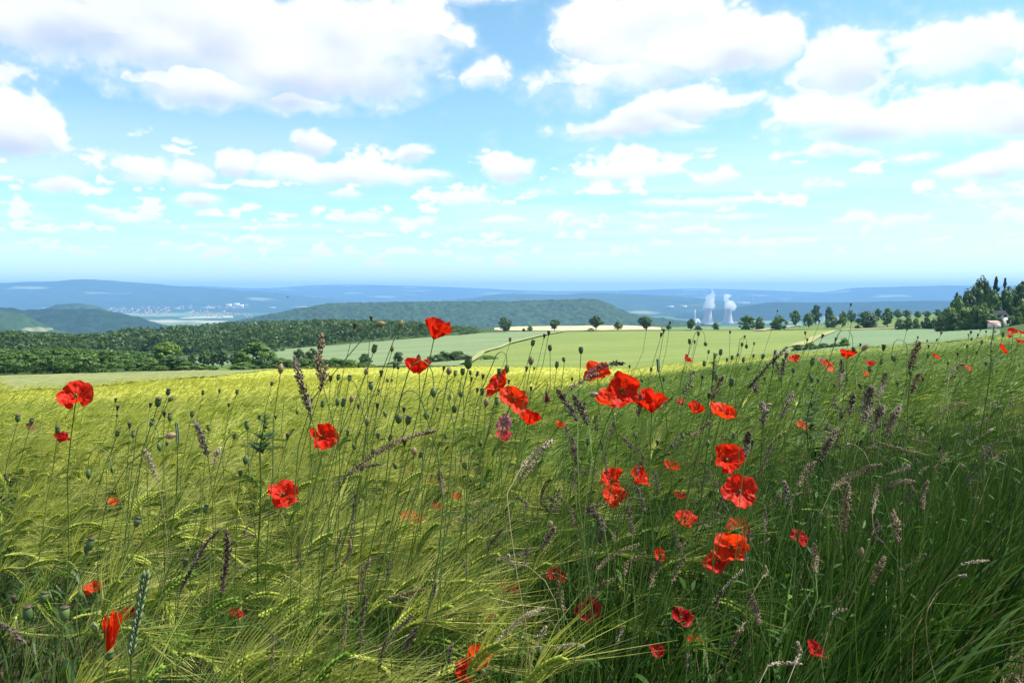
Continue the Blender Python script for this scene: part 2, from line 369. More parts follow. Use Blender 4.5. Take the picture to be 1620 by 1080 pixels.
# ---- fields: sheets of standing crop laid over the ground
def crop(name, cols_, mat_, dz=.35, n=90, m=40, bumps=.10, fn=None):
    """cols_: [(px, row of the near edge, row of the far edge)]"""
    px = np.linspace(cols_[0][0], cols_[-1][0], n); c = np.array(cols_, float)
    rn = np.interp(px, c[:, 0], c[:, 1]); rf = np.interp(px, c[:, 0], c[:, 2])
    V = np.zeros((n, m, 3))
    for i in range(n):
        d0, d1 = row_depth(px[i], rn[i]), row_depth(px[i], rf[i])
        D = np.exp(np.linspace(np.log(d0), np.log(max(d1, d0 + 1)), m)); X = u_of(px[i]) * D
        V[i, :, 0] = X; V[i, :, 1] = D; V[i, :, 2] = ground_z(X, D) + dz + bumps * (fbm(X * .3 + 100, D * .3 + 50, 3, 71) - .5) * 2
    E = V.copy(); b = MB(); b.add(V, grid_faces(n, m))
    rim = np.concatenate([V[:, 0], V[-1, 1:], V[::-1, -1][1:], V[0, ::-1][1:]]); low = rim.copy(); low[:, 2] -= dz + .3
    k = len(rim); i = np.arange(k - 1); b.add(np.concatenate([rim, low]), np.stack([i, i + 1, i + 1 + k, i + k], 1))
    return tag(b.obj(name, mat_, smooth=False), kind='structure')
def crop_mat(name, c0, c1, scale=.06, lines=(1, 0, 0)):
    m, t, o = new_mat(name)
    g = t.nodes.new('ShaderNodeNewGeometry'); mp = t.nodes.new('ShaderNodeMapping'); mp.inputs['Scale'].default_value = (.25, 1, 1); t.links.new(g.outputs['Position'], mp.inputs[0])
    n = t.nodes.new('ShaderNodeTexNoise'); n.inputs['Scale'].default_value = scale; n.inputs['Detail'].default_value = 9; n.inputs['Roughness'].default_value = .68; t.links.new(mp.outputs[0], n.inputs[0])
    c = ramp_color(t, n.outputs[0], [(.32, c0), (.68, c1)])
    # tramlines: pairs of wheel tracks every 24 m, running across
    wv = t.nodes.new('ShaderNodeVectorMath'); wv.operation = 'DOT_PRODUCT'; t.links.new(g.outputs['Position'], wv.inputs[0]); wv.inputs[1].default_value = lines
    def mth(op, a, b_=None):
        q = t.nodes.new('ShaderNodeMath'); q.operation = op
        for i, v in enumerate((a, b_)):
            if v is None: continue
            if isinstance(v, (int, float)): q.inputs[i].default_value = v
            else: t.links.new(v, q.inputs[i])
        return q.outputs[0]
    fr = mth('FRACT', mth('DIVIDE', wv.outputs['Value'], 36.0)); tr = mth('LESS_THAN', mth('ABSOLUTE', mth('SUBTRACT', fr, .5)), .022)
    mm = t.nodes.new('ShaderNodeMix'); mm.data_type = 'RGBA'; t.links.new(mth('MULTIPLY', tr, .55), mm.inputs[0]); t.links.new(c, mm.inputs[6]); mm.inputs[7].default_value = (c0[0] * .5, c0[1] * .55, c0[2] * .45, 1)
    p = t.nodes.new('ShaderNodeBsdfPrincipled'); p.inputs['Roughness'].default_value = .9; p.inputs['Specular IOR Level'].default_value = .15; t.links.new(mm.outputs[2], p.inputs['Base Color'])
    b_ = t.nodes.new('ShaderNodeTexNoise'); b_.inputs['Scale'].default_value = 1.4; b_.inputs['Detail'].default_value = 5; t.links.new(g.outputs['Position'], b_.inputs[0])
    bn = t.nodes.new('ShaderNodeBump'); bn.inputs['Strength'].default_value = .5; bn.inputs['Distance'].default_value = .4; t.links.new(b_.outputs[0], bn.inputs['Height']); t.links.new(bn.outputs[0], p.inputs['Normal'])
    t.links.new(p.outputs[0], o.inputs[0]); return m
crop('pale_wheat_field', [(425,584,554),(520,582,547.5),(640,580,537.5),(720,581,531),(735,585,530),(760,561,527.5),(800,546,525.5),(850,533,524.6),(893,525.2,524.4)],
     crop_mat('pale_wheat', (0.132, 0.186, 0.081), (0.187, 0.239, 0.112), .05, (.5, .87, 0)))
crop('yellow_green_field', [(734,588,587),(748,588,573),(762,588,562),(803,588,547),(853,588,534),(896,588,525.3),(1000,588,524.2),(1150,580,523.8),(1240,568,523.3),(1262,550,523),(1290,535,522.6),(1322,523.6,522.6)],
     crop_mat('yellow_green_crop', (0.130, 0.186, 0.040), (0.198, 0.235, 0.059), .05, (.18, .98, 0)), n=120)
crop('blue_green_wheat_field', [(1205,568,564),(1262,563,551),(1290,560,536),(1324,560,523.8),(1420,553,521.6),(1500,546,521.4),(1575,537,521),(1583,531,523)],
     crop_mat('blue_green_wheat', (0.114, 0.180, 0.084), (0.167, 0.229, 0.117), .05, (.10, .995, 0)))
crop('stubble_field', [(782,522.6,519),(800,523.4,516.2),(890,524.0,515.2),(950,523.2,514.9),(1000,522.8,515.6),(1046,522.6,518.6)], crop_mat('pale_stubble', (0.40, 0.33, 0.19), (0.52, 0.44, 0.28), .05, (.3, .95, 0)), dz=.4)
crop('far_green_strip', [(1048,523,518.4),(1100,523.2,517.5),(1150,523.2,516.8),(1240,522.6,518)], crop_mat('grey_green_crop', (0.105, 0.167, 0.062), (0.155, 0.211, 0.099), .05, (.2, .97, 0)))
crop('hill_meadow', [(1242,522.2,517.6),(1290,522,514.5),(1330,521.6,511),(1400,518.2,502),(1440,517.8,499.4),(1484,517.8,497.2),(1500,517.6,497),(1570,515.8,496),(1640,507,487)], crop_mat('meadow_green', (0.074, 0.130, 0.025), (0.136, 0.186, 0.050), .06, (.4, .9, 0)))
crop('dry_grass_strip', [(1330,523.4,521.8),(1380,521.8,519.8),(1430,520.6,518.2),(1500,520.6,518),(1570,519.6,516.2)], crop_mat('dry_grass_strip', (0.186, 0.180, 0.056), (0.260, 0.236, 0.099), .2, (.2, .9, 0)), dz=.5)
crop('left_pale_patch', [(168,582,580),(185,582,575),(215,582,573),(240,582,571.5),(285,581,569),(340,579,566),(432,572,560)], crop_mat('left_pale_patch', (0.136, 0.198, 0.112), (0.186, 0.248, 0.149), .06, (.3, .9, 0)), dz=.5)
crop('left_grass_patch', [(335,594,580),(355,594,579),(385,594,582)], crop_mat('left_grass_patch', (0.081, 0.149, 0.022), (0.118, 0.186, 0.037), .06, (.3, .9, 0)), dz=.1, n=20)
def strip(name, pts, width, mat_, dz):
    """a track along picture points (px, row)"""
    P = []
    for px, r in pts:
        D = row_depth(px, r); X = u_of(px) * D; P.append((X, D))
    P = np.array(P); t = np.linspace(0, len(P) - 1, 40); x = np.interp(t, range(len(P)), P[:, 0]); y = np.interp(t, range(len(P)), P[:, 1])
    d = norm(np.stack([np.gradient(x), np.gradient(y)], 1)); nx, ny = -d[:, 1], d[:, 0]
    w_ = width * (1 + .3 * (fbm(t * 2 + 3, t * 0 + 5, 2, 5) - .5))
    V = np.stack([np.stack([x + s * nx * w_ / 2, y + s * ny * w_ / 2, ground_z(x, y) + dz], 1) for s in (-1, 1)], 1)
    b = MB(); b.add(V, grid_faces(40, 2)); return tag(b.obj(name, mat_), kind='structure')
dirt = noisy('dry_dirt', [(0.260, 0.211, 0.124), (0.384, 0.335, 0.223)], .3, 5)
strip('dirt_track', [(735,580),(762,560),(803,546),(853,533),(896,524.9)], 2.2, noisy('track_grass', [(.19,.23,.07),(.30,.30,.13)], .25, 5), .85)
strip('dirt_path', [(880,525.2),(915,524.3),(1040,524.0)], 3.0, dirt, .9)
strip('farm_track', [(1200,524.6),(1225,521.5),(1255,516.5),(1275,514)], 6, dirt, .85)
strip('field_margin', [(1262,551),(1290,536.5),(1322,524.2),(1370,522.6)], 3, noisy('margin_grass', [(0.211, 0.223, 0.062),(0.310, 0.285, 0.124)], .25, 5), .75)

# ---- hills
def hill_mat(name, cols, scale, light=None):
    m, t, o = new_mat(name)
    g = t.nodes.new('ShaderNodeNewGeometry')
    n = t.nodes.new('ShaderNodeTexNoise'); n.inputs['Scale'].default_value = scale; n.inputs['Detail'].default_value = 9; n.inputs['Roughness'].default_value = .7; t.links.new(g.outputs['Position'], n.inputs[0])
    c = ramp_color(t, n.outputs[0], [(.36, cols[0]), (.52, cols[1]), (.68, cols[2])])
    p = t.nodes.new('ShaderNodeBsdfPrincipled'); p.inputs['Roughness'].default_value = .95; p.inputs['Specular IOR Level'].default_value = .05
    if light:
        mp = t.nodes.new('ShaderNodeMapping'); mp.inputs['Scale'].default_value = light[1]; t.links.new(g.outputs['Position'], mp.inputs[0])
        v = t.nodes.new('ShaderNodeTexNoise'); v.inputs['Scale'].default_value = 1; v.inputs['Detail'].default_value = 5; t.links.new(mp.outputs[0], v.inputs[0])
        f = t.nodes.new('ShaderNodeMapRange'); f.inputs[1].default_value = light[2]; f.inputs[2].default_value = light[2] + .05; t.links.new(v.outputs[0], f.inputs[0])
        mm = t.nodes.new('ShaderNodeMix'); mm.data_type = 'RGBA'; t.links.new(f.outputs[0], mm.inputs[0]); t.links.new(c, mm.inputs[6]); mm.inputs[7].default_value = (*light[0], 1); c = mm.outputs[2]
    t.links.new(c, p.inputs['Base Color']); t.links.new(p.outputs[0], o.inputs[0]); return m
def ridge(name, prof, D, front, back, mat_, nx=220, ny=44, rough=8, fine=0, seed=3, base=-243, canopy=0):
    c = np.array(prof, float); px = np.linspace(c[0, 0], c[-1, 0], nx)
    row = np.interp(px, c[:, 0], c[:, 1])
    k = np.ones(9) / 9; pr = np.pad(row, 4, mode='edge'); row = np.convolve(pr, k, 'valid') if nx > 100 and not fine else row
    crest = HC + np.array([slope_of(r) for r in row]) * D
    t = np.concatenate([np.linspace(-1, 0, int(ny * .75)), np.linspace(0, 1, ny - int(ny * .75) + 1)[1:]])
    V = np.zeros((nx, ny, 3))
    for j, tt in enumerate(t):
        Dj = D + tt * (front if tt < 0 else back); a = abs(tt)
        h = 1 - a ** 1.25 * (1.6 - .6 * a) if tt < 0 else 1 - a * a
        X = np.array([u_of(q) for q in px]) * D * (1 + .6 * tt * (front if tt < 0 else back) / D)
        z = base + (crest - base) * h
        lumps = (fbm(X / (front * .18) + 50, np.full(nx, Dj) / (front * .25) + 50, 4, seed) - .5) * rough * 2 * np.sin(np.pi * min(1, a * 1.0)) 
        V[:, j] = np.stack([X, np.full(nx, Dj), z + lumps], 1)
    if fine:
        V[..., 2] += (fbm(V[..., 0] / fine + 300, V[..., 1] / fine + 300, 4, seed + 9, .6) - .5) * 2 * canopy * (1 - .0 * V[..., 2])
        V[..., 1] += (fbm(V[..., 0] / fine + 700, V[..., 2] / fine * 1.5 + 300, 3, seed + 5, .6) - .5) * 2 * canopy
    b = MB(); b.add(V, grid_faces(nx, ny)); return tag(b.obj(name, mat_, smooth=not fine), kind='structure')
far_wood = hill_mat('far_wood', [(.025,.05,.022),(.04,.075,.03),(.07,.12,.045)], .004, ((.20,.24,.12), (.0009,.0012,.009), .60))
left_wood = hill_mat('left_hill_wood', [(.022,.05,.022),(.035,.07,.028),(.05,.095,.035)], .005, ((.20,.23,.12), (.0009,.0012,.011), .62))
mid_wood = hill_mat('mid_wood', [(.02,.045,.018),(.035,.07,.025),(.06,.11,.035)], .02)
dark_wood = hill_mat('dark_wood', [(.012,.03,.014),(.022,.045,.02),(.035,.065,.025)], .02)
ridge('hills', [(-500,458),(200,459),(290,451.5),(330,452),(400,457),(430,457),(470,452),(520,450),(560,450),(650,452),(740,455),(820,459),(860,461),(1000,459.5),(1080,456),(1180,458),(1260,461),(1340,464),(2000,464)], 19500, 6500, 2000, far_wood, rough=60, seed=4)
ridge('hills', [(-500,452),(0,447.5),(28,447.5),(40,445),(60,444.5),(68,447),(130,441),(170,443),(250,450),(330,456),(420,462),(500,470),(560,478),(620,487),(680,500)], 12500, 3300, 3500, left_wood, rough=45, seed=12)
ridge('hills', [(1150,482),(1260,468),(1310,461.5),(1350,455),(1400,454),(1480,451),(1560,452.5),(1620,451),(2000,452)], 16000, 4500, 2500, far_wood, rough=40, seed=22)
ridge('hills', [(640,487),(700,477),(760,470),(790,464.5),(840,465.5),(880,466),(930,463),(1000,465),(1060,468),(1130,474),(1220,486)], 10500, 2600, 2500, left_wood, rough=30, seed=32)
ridge('hills', [(1040,506),(1100,500),(1150,492),(1200,481),(1240,478),(1330,479),(1450,476),(1620,478),(2000,476)], 7400, 1100, 2000, dark_wood, rough=22, seed=42)
ridge('hills', [(330,513),(380,507),(420,498),(470,488),(520,481),(570,479),(640,477.5),(740,477),(820,476),(880,474.5),(920,473),(945,474),(960,479),(975,486.5),(990,493),(1010,498.5),(1040,503.5),(1100,511),(1160,519),(1230,527)], 3700, 800, 800, hill_mat('mesa_wood', [(.016,.034,.014),(.035,.065,.022),(.075,.115,.035)], .045), nx=620, ny=110, rough=14, fine=26, canopy=8, seed=52)
ridge('hills', [(30,500),(60,491),(90,482),(125,479.5),(150,484),(175,493),(200,503)], 5200, 500, 600, mid_wood, nx=160, ny=50, rough=5, fine=30, canopy=6, seed=62)
ridge('hills', [(-400,492),(0,488),(18,486.5),(30,491),(90,489),(150,489),(165,492.5),(195,497),(215,502),(235,509),(265,518),(300,528)], 3600, 700, 600, dark_wood, nx=420, ny=80, rough=9, fine=24, canopy=6, seed=72)
ridge('hills', [(-400,478),(-50,488),(0,493),(30,498),(50,509),(70,518),(110,532)], 2700, 600, 500, hill_mat('near_slope', [(.022,.05,.018),(.035,.07,.024),(.055,.095,.034)], .03), nx=300, ny=60, rough=6, fine=22, canopy=5, seed=82)
def patch(name, px0, px1, row0, row1, D, mat_, seed=1):
    """a pale field on a distant slope: a lens-shaped sheet facing the slope, lying along it"""
    n, m = 24, 6; V = np.zeros((n, m, 3))
    for i, px in enumerate(np.linspace(px0, px1, n)):
        e = math.sin(math.pi * min(1, max(0, (i + .6) / n))) ** .5; mid = row0 + (row1 - row0) * (.5 + .12 * math.sin(i * .7 + seed)); hh = (row1 - row0) / 2 * e
        for j in range(m):
            f = j / (m - 1); V[i, j] = at(px, mid + hh * (1 - 2 * f), D + (f - .5) * D * .03)
    b = MB(); b.add(V, grid_faces(n, m)); return tag(b.obj(name, mat_), kind='structure')
pale = noisy('pale_hill_field', [(.26,.26,.15),(.36,.34,.22)], .004, 4)
green_pale = noisy('pale_valley_grass', [(.12,.18,.09),(.2,.25,.15)], .004, 4)
patch('hillside_field', 34, 84, 517.5, 524.5, 2150, noisy('pale_slope_field', [(.16,.18,.09),(.22,.23,.13)], .01, 4), 2)
patch('valley_field', 205, 330, 506, 509.5, 5600, pale, 3)
patch('valley_field', 130, 340, 509, 518, 5200, green_pale, 4)
patch('valley_field', 215, 285, 497.6, 500.5, 6600, green_pale, 5)
patch('valley_field', 1290, 1335, 500.5, 513, 5600, green_pale, 6)
patch('valley_field', 1160, 1270, 507, 511.5, 5200, green_pale, 7)
# ------------------------------------------------------------------ town, power station, house
house_wall = noisy('pale_house_render', [(.30,.31,.32),(.48,.47,.46)], .05, 4)
brick_red = noisy('clay_roof_tiles', [(.30,.15,.11),(.40,.22,.16)], .3, 3)
white_wall = noisy('white_render', [(.60,.59,.57),(.76,.75,.73)], .05, 4)
grey_roof = noisy('grey_sheet_roof', [(.55,.56,.58),(.7,.71,.73)], .05, 3)
def gable_house(w_, d_, h_, rh, rot):
    c, s = math.cos(rot), math.sin(rot)
    def T(P): P = np.asarray(P, float); return np.stack([P[:, 0] * c - P[:, 1] * s, P[:, 0] * s + P[:, 1] * c, P[:, 2]], 1)
    b = MB(); V, f = box((-w_ / 2, -d_ / 2, 0), (w_ / 2, d_ / 2, h_)); b.add(T(V), f, 0)
    g = [(-w_ / 2, -d_ / 2, h_), (-w_ / 2, d_ / 2, h_), (-w_ / 2, 0, h_ + rh), (w_ / 2, -d_ / 2, h_), (w_ / 2, d_ / 2, h_), (w_ / 2, 0, h_ + rh)]
    b.add(T(g), np.array([(0, 2, 1), (3, 4, 5)]), 0)
    e = .4; r = [(-w_ / 2 - e, -d_ / 2 - e, h_ - e * .6), (w_ / 2 + e, -d_ / 2 - e, h_ - e * .6), (w_ / 2 + e, 0, h_ + rh + .25), (-w_ / 2 - e, 0, h_ + rh + .25), (w_ / 2 + e, d_ / 2 + e, h_ - e * .6), (-w_ / 2 - e, d_ / 2 + e, h_ - e * .6)]
    b.add(T(r), np.array([(0, 1, 2, 3), (3, 2, 4, 5)]), 1); return b
houses = [gable_house(rng.uniform(11, 18), rng.uniform(9, 12), rng.uniform(5, 9), rng.uniform(3, 6), rng.uniform(0, 3.1)).mesh('house', [house_wall, brick_red]) for _ in range(6)]
def hall(w_, d_, h_):
    b = MB(); V, f = box((-w_ / 2, -d_ / 2, 0), (w_ / 2, d_ / 2, h_)); b.add(V, f, 0)
    V, f = box((-w_ / 2 - .5, -d_ / 2 - .5, h_), (w_ / 2 + .5, d_ / 2 + .5, h_ + 1.2)); b.add(V, f, 1); return b
def on_valley(px, row):
    D = (241.) / -slope_of(row); return at(px, row, D)
town = [(25,98,492,499,46), (85,95,484,490,12), (150,215,488,496,40), (205,270,484,500,58), (280,350,484,490,24), (300,360,492,501,30), (355,392,483,489,22), (340,400,497,502,24), (1190,1240,478,486,8)]
for x0, x1, r0, r1, n in town:
    for _ in range(n):
        px = rng.uniform(x0, x1); row = rng.uniform(r0, r1); D = float(np.interp(row, [478, 484, 503], [9600, 9000, 6400]))
        o = link('town_house', houses[rng.integers(6)], None, at(px, row, D)); k = rng.uniform(.8, 1.35); o.scale = (k, k, k)
        tag(o, 'tiny white house with a clay roof in the hazy valley town', 'house', 'houses of the valley town')
halls = [(368,488.5,150,30,26,'long white hall, biggest of the white buildings in the valley town'), (328,487.5,150,30,9,'low long pale hall among the roofs of the valley town'), (280,488.5,60,30,10,'short pale hall at the edge of the valley town'), (300,495,90,30,12,'pale hall below the long low one in the valley town'), (430,487.3,70,30,10,'pale hall beside the wooded slope of the flat-topped hill'), (472,486,190,30,8,'very long low pale hall above the wooded slope'), (215,471,30,20,14,'single white building high on the far blue hillside'), (75,489,120,30,14,'white hall beyond the dark wooded hill'), (1060,487,75,40,22,'white block on the dark far hillside near the cooling towers'), (1082,487,60,40,26,'second white block on the far hillside near the chimney'), (1170,480,210,50,12,'long pale works on the plain behind the cooling towers')]
for px, row, w_, d_, h_, lab in halls:
    o = hall(w_, d_, h_).obj('far_hall', [white_wall, grey_roof], None, False, at(px, row, 8800 if row > 475 else 11500)); tag(o, lab, 'building')
for px, dx in ((362, 0), (374, 1), (381, 2)):
    o = hall(60, 30, 40 + 12 * (dx == 1)).obj('far_block', [white_wall, grey_roof], None, False, at(px, 486.5 + dx * .5, 8700)); tag(o, ['white tower block standing on the town side of the big white hall', 'tallest white block behind the big white hall of the valley town', 'white block at the far end of the big white hall'][dx], 'building')

concrete = noisy('tower_concrete', [(.50,.44,.44),(.62,.56,.56)], .02, 5, stretch=(3, 3, .3))
def cooling_tower(px, wbase, row_base, row_top, D, label):
    p = at(px, row_base, D); h = (row_base - row_top) * D / F; rb = wbase * D / F / 2
    t = thing('cooling_tower', label, 'cooling tower', p, 'cooling towers')
    prof = []
    for i in range(15):
        z = i / 14; r_ = rb * (.64 + .36 * ((z - .80) / .80) ** 2) if z < .8 else rb * (.64 + .04 * ((z - .8) / .2))
        prof.append((r_, z * h * .95 + h * .05))
    b = MB(); V, f = lathe(prof, (0, 0, 0), (0, 0, 1), 48); b.add(V, f); b.obj('shell', concrete, t, True)
    b = MB(); V, f = lathe([(prof[-1][0] * 1.0, h), (prof[-1][0] * 1.03, h), (prof[-1][0] * 1.03, h + 2.5), (prof[-1][0] * .98, h + 2.5), (prof[-1][0] * .98, h - 1)], (0, 0, 0), (0, 0, 1), 48); b.add(V, f); b.obj('rim', concrete, t)
    b = MB()
    for i in range(24):
        a = i / 24 * 2 * math.pi; a2 = a + .13
        V, f = tubes([[(rb * 1.02 * math.cos(a), rb * 1.02 * math.sin(a), 0), (prof[0][0] * .99 * math.cos(a2), prof[0][0] * .99 * math.sin(a2), h * .055)]], 1.2, 5); b.add(V, f)
    b.obj('support_columns', concrete, t); return p, h, prof[-1][0]
st1 = cooling_tower(1119.5, 18, 512, 488, 6000, 'cooling tower beside the slim white chimney, pinkish and sunlit at its foot')
st2 = cooling_tower(1151.5, 17, 512, 488, 6000, 'greyer cooling tower standing farther from the white chimney')
def steam(p, h, r, seed, blobs):
    """billowing steam: one closed lumpy skin round a body of white droplets"""
    import bmesh
    bm = bmesh.new(); rg = np.random.default_rng(seed)
    for x, z, rad in blobs:
        for _ in range(3):
            m_ = bmesh.ops.create_icosphere(bm, subdivisions=2, radius=rad * rg.uniform(.7, 1.0)); off = Vector((x + rg.normal() * rad * .25, rg.normal() * rad * .3, z + rg.normal() * rad * .2))
            for v in m_['verts']: v.co = v.co * (1 + .22 * (vnoise(np.array(v.co.x * .05 + 60 + rg.random() * .1), np.array(v.co.z * .06 + v.co.y * .05 + 80), seed) - .5)) + off
    me = bpy.data.meshes.new('steam'); bm.to_mesh(me); bm.free()
    m, t, o = new_mat('steam_droplets'); v = t.nodes.new('ShaderNodeVolumePrincipled'); v.inputs['Color'].default_value = (1, 1, 1, 1); v.inputs['Density'].default_value = .022; v.inputs['Anisotropy'].default_value = 0
    v.inputs['Emission Strength'].default_value = 0
    t.links.new(v.outputs[0], o.inputs['Volume']); me.materials.append(m)
    o_ = link('steam', me, None, (p[0], p[1], p[2] + h))
    rm = o_.modifiers.new('one_skin', 'REMESH'); rm.mode = 'VOXEL'; rm.voxel_size = 5
    return tag(o_, kind='stuff')
q = 6000 / F
steam(*st1, 5, [(-1*q, 2*q, 6*q), (0, 5*q, 7*q), (3*q, 9*q, 6.5*q), (-1*q, 11*q, 5*q), (5*q, 14*q, 5*q), (0, 17*q, 4*q), (6*q, 20*q, 4.2*q), (7*q, 25*q, 3*q), (6*q, 30*q, 2.2*q)])
steam(*st2, 8, [(0, 2*q, 6.5*q), (2*q, 5*q, 7.5*q), (4*q, 8*q, 6*q), (-2*q, 10*q, 4.5*q), (-3*q, 15*q, 4.5*q), (-1*q, 19*q, 4*q), (3*q, 20*q, 3*q)])
p = at(1099, 513, 5900); t = thing('chimney_stack', 'slim white chimney beside the pinkish cooling tower', 'chimney', p)
b = MB(); V, f = lathe([(6, 0), (4.6, 60), (4.0, 108), (3.4, 108)], (0, 0, 0), (0, 0, 1), 20); b.add(V, f); b.obj('shaft', white_wall, t, True)
b = MB(); V, f = lathe([(4.4, 108), (4.6, 108), (4.6, 112), (3.5, 112)], (0, 0, 0), (0, 0, 1), 20); b.add(V, f); b.obj('rim', grey_roof, t)
p = at(1103, 514, 5900); t = thing('reactor_building', 'white domed reactor building below the slim chimney', 'building', p)
b = MB(); V, f = lathe([(22, 0), (22, 26)] + [(22 * math.cos(a), 26 + 20 * math.sin(a)) for a in np.linspace(.15, 1.55, 8)], (0, 0, 0), (0, 0, 1), 32); b.add(V, f); b.obj('dome', white_wall, t, True)
b = MB(); V, f = box((-26, -30, 0), (-8, -22.5, 30)); b.add(V, f); b.obj('annexe', white_wall, t)
o = hall(110, 40, 13).obj('turbine_hall', [white_wall, grey_roof], None, False, at(1124, 514.5, 5750)); tag(o, 'long low white hall at the foot of the pinkish cooling tower', 'building')
for px, top, base in ((1168, 466, 480), (1191, 463, 476), (977, 461, 467)):
    D = 10800 if px > 1000 else 10300; p = at(px, base, D); h = (base - top) * D / F
    t = thing('wind_turbine', {1168: 'pale wind turbine on the far hill just beyond the second steam plume', 1191: 'pale wind turbine on the far hill above the pale works', 977: 'pale wind turbine on the far ridge above the flat-topped hill'}[px], 'wind turbine', p)
    b = MB(); V, f = tubes([[(0, 0, 0), (0, 0, h * .66)]], [[4.5, 2.5]], 8); b.add(V, f); b.obj('tower', white_wall, t)
    b = MB(); V, f = box((-3, -7, h * .66), (3, 4, h * .66 + 6)); b.add(V, f); b.obj('nacelle', white_wall, t)
    for i in range(3):
        a = i * 2.094 + px; b = MB(); V, f = tubes([[(0, -8.5, h * .66 + 3), (h * .34 * math.sin(a), -8.5, h * .66 + 3 + h * .34 * math.cos(a))]], [[2.4, .6]], 6); b.add(V, f); b.obj('blade', white_wall, t)

# house beside the grove
p = at(1590, 509, 325); p[2] = min(p[2], float(ground_z(p[0], p[1])) + .1)
DROP = 3.0
t = thing('house', 'white gabled house with dark roofs, half hidden by the dark grove', 'house', p)
dark_tile = noisy('dark_slate', [(.012,.013,.022),(.03,.03,.045)], 2, 4)
W2, H2, RH = 5.0, 3.6, 2.6
b = MB(); V, f = box((-W2 / 2, 0, -DROP), (W2 / 2, 9, H2)); b.add(V, f); b.add([(-W2 / 2, 0, H2), (W2 / 2, 0, H2), (0, 0, H2 + RH), (-W2 / 2, 9, H2), (W2 / 2, 9, H2), (0, 9, H2 + RH)], np.array([(0, 1, 2), (4, 3, 5)])); b.obj('wall', white_wall, t)
for s in (-1, 1):
    b = MB(); e = .5; A = np.array([(0, -e, H2 + RH + .15), (0, 9 + e, H2 + RH + .15), (s * (W2 / 2 + e), 9 + e, H2 - .35), (s * (W2 / 2 + e), -e, H2 - .35)]); b.add(np.concatenate([A, A - (0, 0, .2)]), np.array([(0, 1, 2, 3), (7, 6, 5, 4), (0, 3, 7, 4), (1, 0, 4, 5), (2, 1, 5, 6), (3, 2, 6, 7)])); b.obj('roof', dark_tile, t)
b = MB(); V, f = box((-9.5, 3, -DROP), (-W2 / 2, 9.5, 3.2)); b.add(V, f); b.obj('side_wall', white_wall, t)
b = MB(); A = np.array([(-10, 2.6, 3.0), (-2.3, 2.6, 3.0), (-2.3, 6.2, 5.7), (-10, 6.2, 5.7), (-2.3, 10, 3.0), (-10, 10, 3.0)]); b.add(np.concatenate([A, A - (0, 0, .2)]), np.array([(0, 1, 2, 3), (3, 2, 4, 5), (6, 9, 8, 7), (9, 11, 10, 8), (0, 6, 7, 1), (3, 5, 11, 9), (0, 3, 9, 6)])); b.obj('side_roof', dark_tile, t)
glass = noisy('dark_window_glass', [(.02,.025,.03),(.04,.05,.06)], 1, 2, rough=.15, spec=.6)
for x, z in ((-1.3, 1.2), (1.2, 1.2), (0, 3.7)):
    b = MB(); V, f = box((x - .5, -.03, z), (x + .5, 0.0, z + 1.1)); b.add(V, f); wn = b.obj('window', glass, t)
    b = MB()
    for q0, q1 in (((-.58, 0), (-.5, 1.1)), ((.5, 0), (.58, 1.1)), ((-.58, -.08), (.58, 0)), ((-.58, 1.1), (.58, 1.18)), ((-.03, 0), (.03, 1.1))):
        V, f = box((x + q0[0], -.06, z + q0[1]), (x + q1[0], -.033, z + q1[1])); b.add(V, f)
    b.obj('frame', noisy('brown_frame', [(.12,.07,.04),(.18,.1,.06)], 3, 2), wn)
p = at(1576, 519.5, 272); t = thing('garden_shed', 'small pinkish white shed at the corner of the grove, below the house', 'shed', p)
b = MB(); V, f = box((-1.6, 0, 0), (1.6, 2.4, 1.9)); b.add(V, f); b.obj('wall', noisy('pink_white_boards', [(.6,.48,.47),(.75,.66,.64)], 1, 3), t)
b = MB(); A = np.array([(-1.8, -.2, 1.85), (1.8, -.2, 1.85), (1.8, 2.6, 2.5), (-1.8, 2.6, 2.5)]); b.add(np.concatenate([A + (0, 0, .12), A + (0, 0, .02)]), np.array([(0, 1, 2, 3), (7, 6, 5, 4), (0, 4, 5, 1), (3, 2, 6, 7)])); b.obj('roof', noisy('pink_felt', [(.45,.25,.22),(.5,.3,.27)], 2, 3), t)
b = MB(); V, f = box((-.4, -.04, 0), (.4, -.003, 1.6)); b.add(V, f); b.obj('door', noisy('white_door', [(.7,.7,.68),(.8,.8,.78)], 2, 3), t)

# ------------------------------------------------------------------ trees and bushes
bark = noisy('bark', [(.05,.035,.022),(.10,.075,.05)], 4, 5, stretch=(3, 3, .6))
FOL = {'mid': leafy('tree_leaves', [(0.051, 0.111, 0.018),(0.091, 0.176, 0.025),(0.156, 0.258, 0.036)], .22),
       'dark': leafy('dark_leaves', [(0.032, 0.070, 0.017),(0.053, 0.112, 0.023),(0.094, 0.162, 0.030)], .18),
       'light': leafy('light_leaves', [(0.081, 0.150, 0.020),(0.127, 0.220, 0.029),(0.197, 0.300, 0.040)], .25),
       'fir': leafy('fir_needles', [(.024,.052,.020),(.034,.070,.026),(.050,.092,.032)], .12)}
def leaf_cards(cen, out, size, rg):
    n = len(cen); d = norm(out * 1.1 + rg.normal(size=(n, 3)) * .42 + np.array((0, 0, .3)))
    a, b_, c = frames(d); th = rg.uniform(0, 6.28, n)[:, None]; p = a * np.cos(th) + b_ * np.sin(th); q = np.cross(c, p)
    s = size * rg.uniform(.6, 1.3, n)[:, None]
    V = np.stack([cen - p * s, cen + q * s * .55 - p * s * .1, cen + p * s, cen - q * s * .55 + p * s * .1], 1)
    V += (c * s * .25)[:, None, :] * np.array([0, 1, 0, 1.])[None, :, None]
    return V.reshape(-1, 3), np.arange(4 * n).reshape(n, 4)
